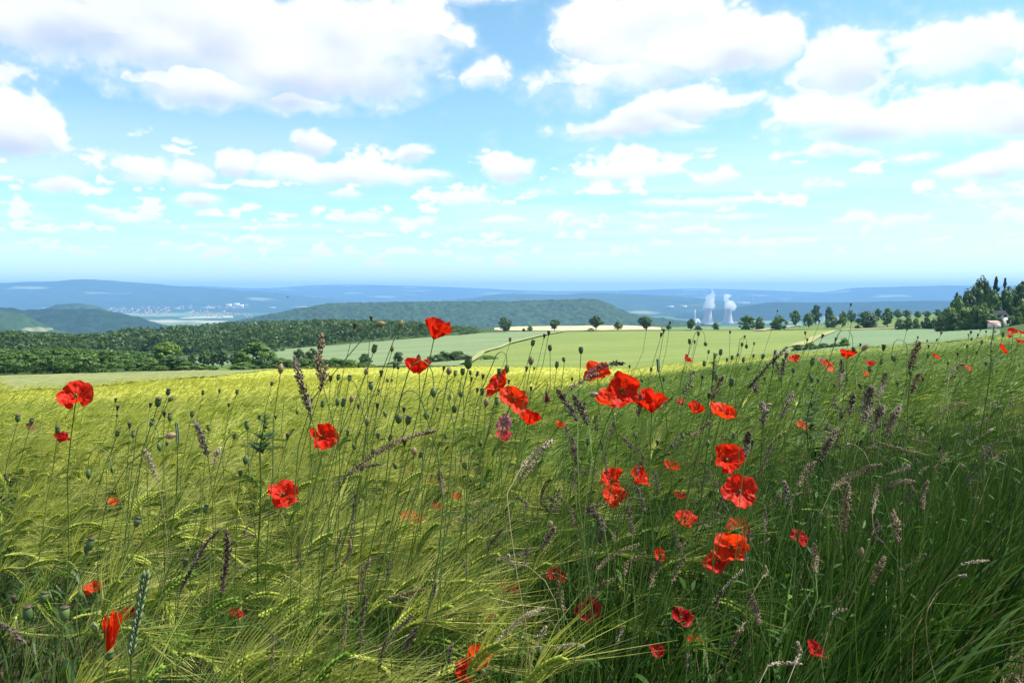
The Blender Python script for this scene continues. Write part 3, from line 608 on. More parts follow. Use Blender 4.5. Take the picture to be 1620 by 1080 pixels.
def crown_mesh(shape, seed, ncl, per, size):
    """unit crown: x,y within -.5..5, z 0..1, foliage in clumps with gaps"""
    rg = np.random.default_rng(seed); cs = []
    while len(cs) < ncl:
        p = rg.uniform(-1, 1, 3)
        if shape == 'conifer':
            z = rg.random() ** 1.25; r_ = (1 - z) ** .9 * .46 * (.35 + .65 * rg.random()); a = rg.uniform(0, 6.28); cs.append((r_ * math.cos(a), r_ * math.sin(a), .03 + .93 * z, .05 + .10 * (1 - z), 0)); continue
        if not .35 < np.linalg.norm(p) < 1: continue
        p /= max(.62, np.linalg.norm(p)) if rg.random() < .7 else 1
        z = p[2]
        if shape == 'round': wx = .5 * (1 - .25 * max(0, z)); zz = .52 + .44 * z
        elif shape == 'spread': wx = .5 * (1.0 - .35 * max(0, -z)); zz = .55 + .42 * z
        elif shape == 'oval': wx = .5 * (.95 - .3 * z); zz = .5 + .46 * z
        else: wx = .5 * (1 - .35 * max(0, z)); zz = max(.06, .42 + .5 * z)
        lob = 1 + .22 * math.sin(2 * math.atan2(p[1], p[0]) + seed) + .16 * math.sin(3 * math.atan2(p[1], p[0]) + 2.3 * seed + 2.5 * z)
        cs.append((p[0] * wx * .8 * lob + .06 * math.sin(seed * 1.7) * z, p[1] * wx * .8 * lob, zz + .05 * math.sin(seed + 4 * p[0]), rg.uniform(.07, .19), 0))
    b = MB()
    for x, y, z, r_, _ in cs:
        n = per; d = norm(rg.normal(size=(n, 3))); rr = rg.random(n)[:, None] ** .45
        cen = np.array((x, y, z)) + d * rr * r_ * np.array((1, 1, .75 if shape != 'conifer' else .35))
        cen[:, 2] = np.maximum(cen[:, 2], .01)
        V, f = leaf_cards(cen, d + norm(np.array((x, y, (z - .45))))[None] * .6, size, rg); b.add(V, f)
    return b, cs
PROTO = {}
def proto(shape, fol, i, ncl=64, per=56, size=.046):
    key = (shape, fol, i)
    if key not in PROTO:
        b, cs = crown_mesh(shape, 100 + 7 * i + len(shape), ncl, per, size); rg = np.random.default_rng(i)
        cm = b.mesh('crown', FOL[fol]); tb = MB()
        k = 6; z = np.linspace(-.35, .62, k); P = np.stack([.02 * np.sin(z * 7 + i), .02 * np.cos(z * 6 + i), z], 1)
        V, f = tubes(P, np.linspace(.045, .012, k), 7); tb.add(V, f)
        for x, y, zc, r_, _ in cs[:12]:
            z0 = rg.uniform(0, .35); V, f = tubes(bez((0, 0, z0), (x * .3, y * .3, z0 + .08), (x * .7, y * .7, zc - .08), (x * .95, y * .95, zc), 5), np.linspace(.018, .004, 5), 4); tb.add(V, f)
        PROTO[key] = (cm, tb.mesh('trunk', bark, True))
    return PROTO[key]
NT = [0]
def tree(name, label, cat, px, rtop, rbase, wpx, D, shape='round', fol='mid', group=None, trunk=.2, var=None, sink=0):
    if shape == 'bush' and 180 < D < 240: wpx *= 1.3
    """a tree by its picture column, top and foot rows, width and distance; it stands on the ground there"""
    X = u_of(px) * D; zg = float(ground_z(X, D)); h = (rbase - rtop) * D / F; wd = wpx * D / F
    z0 = HC + slope_of(rbase) * D
    zp = min(zg, z0 + 1); h = (h + z0 - zp) / .95
    NT[0] += 1; i = NT[0] % 6 if var is None else var
    cm, tm = proto(shape, fol, i); o = thing(name, label, cat, (X, D, zp - sink), group); o.rotation_euler.z = (NT[0] * 2.4) % 6.28
    hc = h * (1 - trunk); c = link('crown', cm, o, (0, 0, h * trunk)); c.scale = (wd, wd, hc)
    tr = link('trunk', tm, o, (0, 0, h * trunk)); tr.scale = (wd if trunk > .1 else wd * .7, wd if trunk > .1 else wd * .7, hc if trunk < .3 else hc); return o
G1 = 'trees along the ridge track'
for a in [
 (799,502,523.5,20,470,'round','dark','round dark tree at the tip of the hedge by the pale stubble'), (838,515,524,10,470,'oval','light','small light tree between two dark round trees on the stubble edge'),
 (877,506,523.5,17,470,'spread','dark','dark tree with wide crown and crooked trunk before the stubble'), (943,500.5,524,21,470,'spread','dark','largest dark tree before the middle of the pale stubble'),
 (978,509,524,13,470,'oval','mid','small oval tree behind the stubble beside the largest dark tree'), (1021,502,524,21,470,'spread','dark','dark spreading tree at the far end of the pale stubble'),
 (1058,513,524,8,470,'oval','mid','narrow small tree past the end of the stubble'), (1093,505,525.5,14,470,'round','dark','dark tree just below the white reactor dome'),
 (1133,511,526,12,470,'round','mid','lone small round tree below the cooling towers'), (1183,499,525.5,25,470,'bush','mid','broad double-crowned tree right of the cooling towers'),
 (1202,502,525.5,18,470,'bush','mid','lower half of the broad tree pair beside the cooling towers'), (1232,499,524,24,470,'bush','mid','bushy tree standing beside the pale dirt track'),
 (1258,493,514,17,560,'spread','mid','slender-trunked tree beyond the dirt track'), (1280,496,518,19,520,'oval','mid','leaning mid-green tree on the meadow slope'),
 (1291,485,506,16,640,'round','dark','high round tree against the blue hill, behind the leaning tree'), (1311,487,503,14,640,'round','dark','second high round tree against the blue hill'),
 (1316,498,520.5,22,500,'bush','mid','bushy tree on the meadow with a small shadowed shrub'), (1333,493,521,15,500,'oval','light','thin light-leaved tree on the meadow'),
 (1347,491,506,12,640,'round','mid','small high tree near the crest of the meadow'), (1370,492.5,522.5,37,470,'bush','dark','widest dark bushy tree at the edge of the blue-green wheat'),
 (1404,489,519,19,480,'round','mid','straight-trunked round tree beside the widest bushy tree'), (1390,489,503,12,650,'round','mid','crest tree just behind the straight-trunked round tree')]:
    px, r0, r1, wpx, D, sh, fo, lab = a; tree('tree', lab, 'tree', px, r0, r1, wpx, D, sh, fo, G1, .13 if sh != 'bush' else .05)
for k, (px, r0, wpx) in enumerate(((1420,490,14),(1435,490.5,13),(1452,492,12),(1467,492,14),(1484,490,12),(1496,491,12))):
    tree('crest_tree', 'small round tree in the row on the meadow crest', 'tree', px, r0, 502, wpx, 700, 'round', 'mid', 'row of trees on the meadow crest', .12)
for k, (px, r0, r1, wpx, D, fo, lab) in enumerate((
 (1105,515.5,526.5,15,465,'dark','low round bush beside the dark tree under the reactor dome'), (829,519,524.5,7,470,'dark','tiny bush on the stubble edge by the small light tree'), (935,519,524,12,465,'dark','low bush at the foot of the largest dark tree'),
 (1424,504,519,15,400,'mid','first of the three meadow shrubs beside the straight-trunked tree'), (1437,501,519,16,400,'mid','tallest of the three meadow shrubs'), (1450,504,519,13,400,'mid','last of the three meadow shrubs, next to the gap'),
 (1466,500.5,519,14,390,'dark','upright dark shrub at the start of the grove'), (1477,503,519,14,390,'light','light shrub touching the start of the grove'),
 (1265,551,560.5,20,112,'dark','low hedge bush beside the tall brown grass head'), (1283,547.5,561.5,22,110,'mid','rounded hedge bush behind the first field-edge poppy'), (1304,549,560.5,22,110,'mid','low broad hedge bush in the middle of the short hedge'),
 (1322,548.5,560.5,18,110,'mid','hedge bush near the taller end of the short hedge'), (1337,541,560,20,110,'light','tallest, lighter bush ending the short hedge'), (1362,552,560,14,100,'mid','small bush past the end of the short hedge'))):
    tree('bush', lab, 'bush', px, r0 - (6 if D < 120 else 0), r1, wpx, D, 'bush', fo, None, .02)
G3 = 'trees of the grove by the house'
for a in [(1489,497,520,22,300,'bush','dark'),(1502,484,519,28,305,'bush','mid'),(1516,474,517,28,315,'bush','mid'),(1528,486,520,34,295,'bush','light'),(1546,484,520,34,292,'bush','mid'),(1563,489,520,30,290,'bush','mid'),(1572,497,521,18,285,'bush','mid'),(1508,492,520,30,290,'bush','dark'),
 (1530,463,500,30,340,'oval','dark'),(1548,459,495,32,350,'oval','mid'),(1570,462,500,32,340,'oval','mid'),(1592,456,498,34,345,'oval','mid'),(1614,452,496,34,345,'oval','dark'),(1640,452,500,40,345,'oval','mid'),(1616,474,500,24,330,'bush','mid'),(1622,480,506,36,300,'bush','mid'),(1612,492,508,14,290,'bush','light'),(1513,465,505,22,330,'oval','dark'),(1601,498,514,16,296,'bush','light'),(1581,500,514,13,296,'bush','mid'),(1568,486,512,20,300,'bush','mid'),(1556,480,512,22,300,'bush','mid'),(1572,470,500,24,345,'bush','dark'),(1660,465,515,50,300,'bush','dark')]:
    px, r0, r1, wpx, D, sh, fo = a
    lab = {'dark': 'dark-leaved tree merging into the grove by the white house', 'mid': 'mid-green tree merging into the grove by the white house', 'light': 'light-leaved bushy tree merging into the grove by the white house'}[fo]
    tree('grove_tree', lab, 'tree', px, r0, r1, wpx, D, sh, fo, G3, .05, sink=.4)
for px, r0, r1, wpx, D, lab in ((1574,441,487,26,352,'tallest dark conifer rising from the grove'), (1588,442.5,487,21,354,'narrower conifer beside the tallest one in the grove'), (1553,445,485,32,352,'ragged leaning conifer at the low end of the grove top'), (1541,456,490,28,350,'short conifer below the ragged one in the grove'), (1618,449,490,34,352,'conifer above the white house')):
    tree('conifer', lab, 'tree', px, r0, r1, wpx, D, 'conifer', 'fir', None, .04) if px in (1574, 1588) else tree('tree', lab.replace('conifer', 'tree'), 'tree', px, r0 + 1, r1, wpx, D, 'oval', 'dark', None, .04)
G4 = 'trees and bushes behind the barley edge'
for a in [
 (262,542,586,46,230,'round','light','big light-crowned tree among the bushes behind the olive field'), (402,542.5,588,50,230,'bush','mid','biggest dark round tree behind the barley edge'),
 (303,560,579,15,238,'oval','dark','first small dark tree of the row on the pale patch'), (322,555,580,22,240,'oval','dark','second, fuller dark tree of the row on the pale patch'), (335,560,580,12,242,'oval','dark','thin dark tree between the fuller trees of the row'), (349,553,581,23,240,'oval','dark','tallest tree of the row on the pale patch'), (373,556.5,582,21,236,'oval','dark','last tree of the row, beside the biggest round tree'),
 (384,573,594,34,190,'bush','mid','round bush below the biggest round tree'), (234,566,589,26,215,'bush','mid','upright bush beside the big light-crowned tree'), (214,574,589,30,212,'bush','mid','low bush in front of the small pale patch'), (272,562,589,34,212,'bush','dark','dark bush under the big light-crowned tree'), (292,572,590,30,210,'bush','mid','bush spreading below the first small dark tree'), (312,575,591,24,208,'bush','mid','low bush below the second tree of the row'), (332,578,592,20,205,'bush','mid','lowest bush beside the small grass patch'), (250,578,590,24,208,'bush','mid','low bush at the corner of the olive field'),
 (415,566,590,22,200,'bush','dark','dark small bush under the biggest round tree'), (440,566,591,30,198,'bush','mid','hedge bush next to the biggest round tree'), (458,569,591,26,196,'bush','mid','hedge bush behind the tall yellowish poppy bud'),
 (472,552.5,575,18,225,'round','dark','first of two round trees rising above the hedge'), (493,551,575,19,225,'round','dark','second round tree above the hedge, partly behind the grass head'),
 (486,567,592,28,194,'bush','mid','hedge bush below the two round trees'), (508,568,592,28,192,'bush','mid','hedge bush behind the tall pale grass head'), (530,566.5,591,30,192,'bush','mid','broad bush in the middle of the hedge'), (553,569,590,28,192,'bush','mid','bush near the thin end of the hedge'), (574,573,590,24,192,'bush','mid','low bush at the thin end of the hedge'),
 (577,559.5,582,18,205,'bush','dark','dark round bush behind the poppy pods at the thin end of the hedge'), (630,557,582,17,205,'oval','dark','pointed dark bush behind the cup-shaped poppy'), (625,572,586,26,200,'bush','mid','low bush round the foot of the pointed dark bush'), (662,561,580,8,205,'oval','dark','tiny upright bush behind the cup-shaped poppy'), (680,562.5,584,16,200,'bush','mid','upright bush touching the wide dark thicket'),
 (700,556,583.5,30,198,'bush','dark','denser half of the wide dark thicket'), (724,555.5,583.5,32,198,'bush','dark','far half of the wide dark thicket, above the big seed pod'), (770,562,581.5,30,190,'bush','mid','lone round green bush in the yellow-green field'), (754,575,582,14,190,'bush','dark','low dark bush beside the lone round one')]:
    px, r0, r1, wpx, D, sh, fo, lab = a; tree('tree' if sh != 'bush' or px in (402,) else 'bush', lab, 'tree' if sh != 'bush' or px == 402 else 'bush', px, r0, r1, wpx, D, sh, fo, G4, .16 if sh in ('oval', 'round') else .03)

# woods that read as one mass
def woodland(name, px0, px1, D0, D1, n, top, hmin, hmax, wid, fol, seed, toprow=None, per=150, size=.055):
    rg = np.random.default_rng(seed); b = MB(); made = 0
    protos = [crown_mesh('round' if i % 2 else 'bush', seed + i, 16, per // 16, size)[0] for i in range(5)]
    PV = [np.concatenate(p_.V) for p_ in protos]; PF = [np.concatenate([f for f, m_ in p_.Fc]) for p_ in protos]
    acc = {i: [] for i in range(5)}
    for _ in range(n * 4):
        if made >= n: break
        px = rg.uniform(px0, px1); d0 = D0(px) if callable(D0) else D0; D = math.sqrt(rg.uniform(d0 ** 2, D1 ** 2))
        X = u_of(px) * D; zg = float(ground_z(X, D)); h = rg.uniform(hmin, hmax)
        if toprow:
            zt = HC + slope_of(float(np.interp(px, [q[0] for q in toprow], [q[1] for q in toprow])) + rg.uniform(0, 2.0)) * D
            if zg + h > zt: h = zt - zg
            if h < 3: continue
        made += 1; k = rg.uniform(*wid); a = rg.uniform(0, 6.28); acc[rg.integers(5)].append((X, D, zg, k, h, a))
    for i in range(5):
        A = np.array(acc[i]); c, s = np.cos(A[:, 5])[:, None], np.sin(A[:, 5])[:, None]; V = PV[i]
        P = np.stack([(V[None, :, 0] * c - V[None, :, 1] * s) * A[:, 3:4] + A[:, 0:1], (V[None, :, 0] * s + V[None, :, 1] * c) * A[:, 3:4] + A[:, 1:2], V[None, :, 2] * A[:, 4:5] + A[:, 2:3]], -1)
        fc = (PF[i][None] + (np.arange(len(A)) * len(V))[:, None, None]).reshape(-1, 4); b.add(P, fc)
    return tag(b.obj(name, FOL[fol]), kind='stuff')
FOL['wood'] = leafy('wood_leaves', by='noise', scale=.11, trans=.25, cols=[(.045,.085,.018),(.062,.115,.024),(.085,.145,.03)])
TOP1 = [(-200,521),(0,521),(60,524),(110,527),(165,527),(185,521),(215,515),(280,514),(330,511),(380,507),(430,506),(500,504),(560,505),(620,506),(680,509),(730,515),(790,523)]
edge = lambda px: float(np.interp(px, [-200, 430, 480, 560, 640, 720, 780], [330, 430, 470, 470, 470, 450, 450]))
woodland('far_woodland', -160, 786, edge, 1150, 2100, None, 9, 17, (12, 19), 'wood', 5, TOP1, per=240)
FOL['wood2'] = leafy('near_wood_leaves', by='noise', scale=.16, trans=.25, cols=[(.055,.115,.020),(.075,.145,.026),(.10,.175,.032)])
TOP2 = [(-200,548),(0,549),(30,553),(60,548),(100,549),(170,552),(215,556),(262,560),(290,566)]
woodland('near_woodland', -170, 178, 150, 330, 320, None, 7, 13, (7, 11), 'wood2', 9, TOP2, per=880, size=.042)
woodland('near_woodland', 178, 300, 255, 380, 110, None, 7, 12, (7, 11), 'wood2', 19, TOP2, per=880, size=.042)

# ------------------------------------------------------------------ haze over the whole scene
b = MB(); V, f = box((-26000, -400, -246), (26000, 22500, 240)); b.add(V, f); m, t, o = new_mat('hazy_air')
v = t.nodes.new('ShaderNodeVolumePrincipled'); v.inputs['Color'].default_value = (.25, .51, 1.0, 1); v.inputs['Density'].default_value = 7.6e-5; v.inputs['Anisotropy'].default_value = .0
t.links.new(v.outputs[0], o.inputs['Volume']); tag(b.obj('haze', m), kind='stuff')
# ------------------------------------------------------------------ foreground: barley, verge grass, poppies
WIND = np.array((1.0, .12, 0))
M['awn'] = leafy('barley_awns', [(.19,.24,.03),(.31,.35,.055),(.46,.47,.11),(.64,.60,.24)], .35, 1.1, .5, .22)
M['ear'] = leafy('barley_ears', [(.22,.30,.035),(.33,.41,.05),(.45,.50,.085)], .2, 1.1, .5, .2)
M['green_ear'] = leafy('green_barley_ears', [(.09,.18,.018),(.14,.24,.026),(.22,.31,.04)], .2, 1.1, .5, .2)
M['green_awn'] = leafy('green_barley_awns', [(.06,.12,.012),(.10,.17,.020),(.17,.24,.035),(.30,.33,.09)], .35, 1.1, .5, .15)
M['far_yellow'] = leafy('far_barley_ears', [(.30,.34,.045),(.45,.47,.065),(.62,.61,.11)], .25, 1.1, .5, .3)
M['straw'] = leafy('barley_stems', [(.05,.10,.018),(.085,.145,.025),(.13,.18,.04)], .15)
M['blade'] = leafy('barley_leaves', [(.03,.075,.015),(.05,.105,.02),(.08,.13,.03)], .35)
M['grass'] = leafy('grass_blades', [(.012,.044,.005),(.022,.068,.008),(.038,.100,.012),(.11,.19,.035)], .30, 1.25, .55, .14)
M['thin'] = leafy('thin_green_stalks', [(.018,.054,.007),(.034,.082,.010),(.058,.112,.016),(.12,.15,.035)], .25, 1.2, .6, .10)
M['hay'] = leafy('dry_grass', [(.20,.15,.07),(.34,.27,.14),(.46,.39,.22)], .2)
M['stem'] = leafy('poppy_stems', [(.07,.13,.026),(.11,.17,.036),(.15,.20,.05)], .05, by='object')
M['pod'] = leafy('green_seed_pods', [(.06,.11,.034),(.085,.145,.042),(.12,.175,.05)], .05, by='object', rough=.55)
M['bud'] = leafy('poppy_buds', [(.055,.10,.025),(.09,.135,.032),(.13,.17,.045)], .1, by='object')
M['palebud'] = leafy('faded_buds', [(.16,.16,.06),(.26,.20,.10),(.34,.24,.15)], .15, by='object')
M['drypod'] = leafy('dry_seed_pods', [(.045,.034,.018),(.07,.062,.028),(.075,.095,.035)], 0, by='object')
M['podcap'] = leafy('seed_pod_caps', [(.045,.03,.02),(.08,.05,.03)], 0, by='object')

def side_of_edge(X, Y): return X - np.interp(Y, [.6, 1.1, 2, 2.6, 3, 3.5, 4, 9], [-.50, -.30, .05, .60, 1.12, 1.9, 2.8, 12])       # > 0: the verge side of the field edge
def side_of_path(X, Y): return X - (1.32 + 1.1 * (Y - 2.24))     # > 0: mown

# ---- one barley stalk in several poses (wind blows along +X)
def barley_proto(seed, elev0, elev1, lod=0):
    rg = np.random.default_rng(seed); H = .60 + rg.uniform(-.04, .04)
    lean = rg.uniform(.10, .20); top = np.array((lean, rg.normal() * .02, H * .9))
    k = 7 if lod == 0 else 4
    e = np.linspace(elev0, elev1, 9); axis = [top.copy()]
    for q in e[:-1]: axis.append(axis[-1] + .011 * np.array((math.cos(q), .15 * math.sin(seed), math.sin(q))))
    axis = np.array(axis); t0 = norm(axis[1] - axis[0])
    P = bez((0, 0, -.05), (0, 0, H * .4), top - t0 * .16, top, k)
    parts = {}
    b = MB(); V, f = tubes(P, np.linspace(.0019, .0012, k), 4 if lod == 0 else 3); b.add(V, f); parts['stem'] = b
    b = MB(); ax2 = np.array([np.interp(np.linspace(0, 8, 13), range(9), axis[:, i]) for i in range(3)]).T
    T = norm(np.gradient(ax2, axis=0)); A, B_, _ = frames(T)
    if lod == 0:
        roll = rg.uniform(0, 3.14); cs_, ds = [], []
        for j in range(13):
            r = math.sin(math.pi * (.12 + .82 * j / 13)) ** .6
            for s in (-1, 1):
                o = math.cos(roll) * A[j] * s + math.sin(roll) * B_[j] * s
                cs_.append(ax2[j] + o * .0042 * r + T[j] * .002 * s); ds.append(T[j] + o * .34)
        cs_, ds = np.array(cs_), norm(np.array(ds)); V, f = kernels(cs_, ds, np.full(len(cs_), .0040), np.full(len(cs_), .0086)); b.add(V, f, 0)
    else:
        V, f = tubes(ax2[::3], [.004, .0058, .0058, .005, .002], 4); b.add(V, f, 0)
        cs_ = np.repeat(ax2[1::2], 2, 0); ds = norm(np.repeat(T[1::2], 2, 0) + rg.normal(size=(len(cs_), 3)) * .22)
    if lod == 2: cs_, ds = cs_[::2], ds[::2]
    n = len(cs_); Ln = rg.uniform(.09, .145, n)
    if lod == 0: cs_, ds = np.concatenate([cs_, cs_[::2]]), np.concatenate([ds, norm(ds + rg.normal(size=(n, 3)) * .14)[::2]]); n = len(cs_); Ln = rg.uniform(.09, .165, n)
    w_ = np.array(WIND) * .35 + np.array((0, 0, .10)); d1 = norm(ds + rg.normal(size=(n, 3)) * .07); d2 = norm(d1 + w_ + rg.normal(size=(n, 3)) * .05)
    Pa = np.stack([cs_ + d1 * .004, cs_ + d1 * Ln[:, None] * .5, cs_ + (d1 + d2) * Ln[:, None] * .5], 1)
    sd = norm(np.cross(d1, rg.normal(size=(n, 3)))); wd = np.stack([np.full(n, .00062), np.full(n, .00054), np.full(n, .00014)], 1) * (1, 1.5, 2.2)[lod]
    V, f = ribbons(Pa, wd, sd); b.add(V, f, 1); parts['ear'] = b
    if lod < 2:
        nl = 2
        for q in range(nl):
            b = MB()
            z = H * rg.uniform(.25, .75); a = rg.uniform(-1.2, 1.2); d = np.array((math.cos(a), math.sin(a), 0)); L_ = rg.uniform(.14, .24)
            base = np.array((lean * z / H * .6, 0, z)); Pl = bez(base, base + d * L_ * .3 + (0, 0, L_ * .5), base + d * L_ * .8 + (0, 0, L_ * .45), base + d * L_ + (0, 0, -L_ * .1 + rg.normal() * .04), 5)
            V, f = ribbons(Pl[None], np.array([[.0035, .0055, .005, .0035, .0004]]), norm(np.cross(d, (0, 0, 1)) + rg.normal(size=3) * .3)[None]); b.add(V, f); parts['leaf' if q == 0 else 'leaf_b'] = b
    return parts
POSES = [(R(62), R(10)), (R(48), R(-12)), (R(30), R(-30)), (R(15), R(-45)), (R(52), R(0)), (R(70), R(30)), (R(35), R(-10)), (R(5), R(-60)), (R(42), R(5)), (R(25), R(-18))]
BP = [[barley_proto(300 + i + 50 * l, *POSES[i], lod=l) for i in range(10)] for l in range(3)]

def belt(X, Y):
    e = side_of_edge(X, Y); patch_ = rng.random(len(X)) < np.clip(.25 + 3.2 * (fbm(X * 2.6 + 30, Y * 2.6 + 30, 3, 23) - .34), .12, 1); return patch_ & (X < -.25) | patch_ & (rng.random(len(X)) < np.clip(-e / 1.7, .15, 1))
# sight lines to the blossoms that the photo shows clear of the crop: (px, py, half width, distance)
CLEAR = []
def blocked(X, Y, ztop, slack=1.0):
    """True for plants that would stand before one of the clear blossoms"""
    bad = np.zeros(len(X), bool); Yc = np.maximum(Y, .2)
    px = CX + X / Yc * F; py = HORIZON + (HC - ztop) / Yc * F
    for x, y, r, D in CLEAR:
        bad |= (np.abs(px + 40 / Yc - x) < (r + 35 / Yc) * slack) & (py < y + r) & (Y < D - .02)
    return bad
def place_field(D0, D1, dens, rg, umax=.76):
    n = int(dens * umax * (D1 ** 2 - D0 ** 2)); Y = np.sqrt(rg.uniform(D0 ** 2, D1 ** 2, n)); X = rg.uniform(-umax, umax, n) * Y
    return X, Y
def spread(protos, X, Y, rg, keys=('stem', 'ear', 'leaf', 'leaf_b'), far=False):
    r = rg.random(len(X)) < yellowness(X, Y); b = spread1(protos, X[r], Y[r], rg, keys); g = spread1(protos, X[~r], Y[~r], rg, keys)
    if far: b = far_yellow(b)
    g.Fc = [(f, {0: 5, 1: 6}.get(m_, m_)) for f, m_ in g.Fc]; merge(b, g); return b
def merge(dst, src):
    off = dst.n
    for v in src.V: dst.V.append(v)
    for f, m_ in src.Fc: dst.Fc.append((f + off, m_))
    dst.n += src.n
def spread1(protos, X, Y, rg, keys=('stem', 'ear', 'leaf', 'leaf_b'), hs=None):
    """stacks transformed copies of the prototypes into one mesh; returns V, faces, materials lists"""
    n = len(X); idx = rg.integers(len(protos), size=n); a = rg.normal(0, .48, n) + 1.5 * (fbm(X * 1.3 + 70, Y * 1.3 + 70, 2, 19) - .5); s = rg.uniform(.84, 1.14, n) if hs is None else hs
    lx, ly = rg.normal(0, .10, n), rg.normal(0, .10, n); z = ground_z(X, Y); b = MB()
    for i in range(len(protos)):
        q = np.where(idx == i)[0]
        if not len(q): continue
        c_, s_ = np.cos(a[q])[:, None], np.sin(a[q])[:, None]; sc_ = s[q][:, None]
        for kk in keys:
            if kk not in protos[i]: continue
            pb = protos[i][kk]; V = np.concatenate(pb.V)
            x, y, zz = V[None, :, 0] * sc_, V[None, :, 1] * sc_, V[None, :, 2] * sc_
            P = np.stack([x * c_ - y * s_ + lx[q][:, None] * zz + X[q][:, None], x * s_ + y * c_ + ly[q][:, None] * zz + Y[q][:, None], zz + z[q][:, None]], -1)
            base = (np.arange(len(q)) * len(V))[:, None, None]; Fs = []
            for (f, m_) in pb.Fc: Fs.append(((f[None] + base).reshape(-1, f.shape[1]), m_))
            off = b.n
            b.V.append(P.reshape(-1, 3).astype(np.float32)); b.n += P.shape[0] * P.shape[1]
            mi = {'stem': 2, 'leaf': 3, 'leaf_b': 3}.get(kk)
            for f, m_ in Fs: b.Fc.append((f + off, m_ if mi is None else mi))
    return b
BM = [M['ear'], M['awn'], M['straw'], M['blade'], M['far_yellow'], M['green_ear'], M['green_awn']]
def yellowness(X, Y):  # share of yellower plants, high on the left and lower to the right
    u = X / np.maximum(Y, .5); return np.clip(sstep(3.6, 10, Y - 34 * sstep(-.12, .42, u)) * (1 - .72 * sstep(.02, .42, u)) + .80 * (1 - sstep(-.22, .10, u)) + .5 * (fbm(np.asarray(X) * .35 + 60, np.asarray(Y) * .3 + 60, 3, 15) - .5), 0, 1)

EDGE_PX = [(-60, 70), (0, 19.5), (100, 21.5), (200, 25), (340, 34), (400, 46), (440, 60), (1800, 60)]   # far end of the barley
def edge_D(u): return np.interp(u, [u_of(p_, 590) for p_, d in EDGE_PX], [d for p_, d in EDGE_PX])

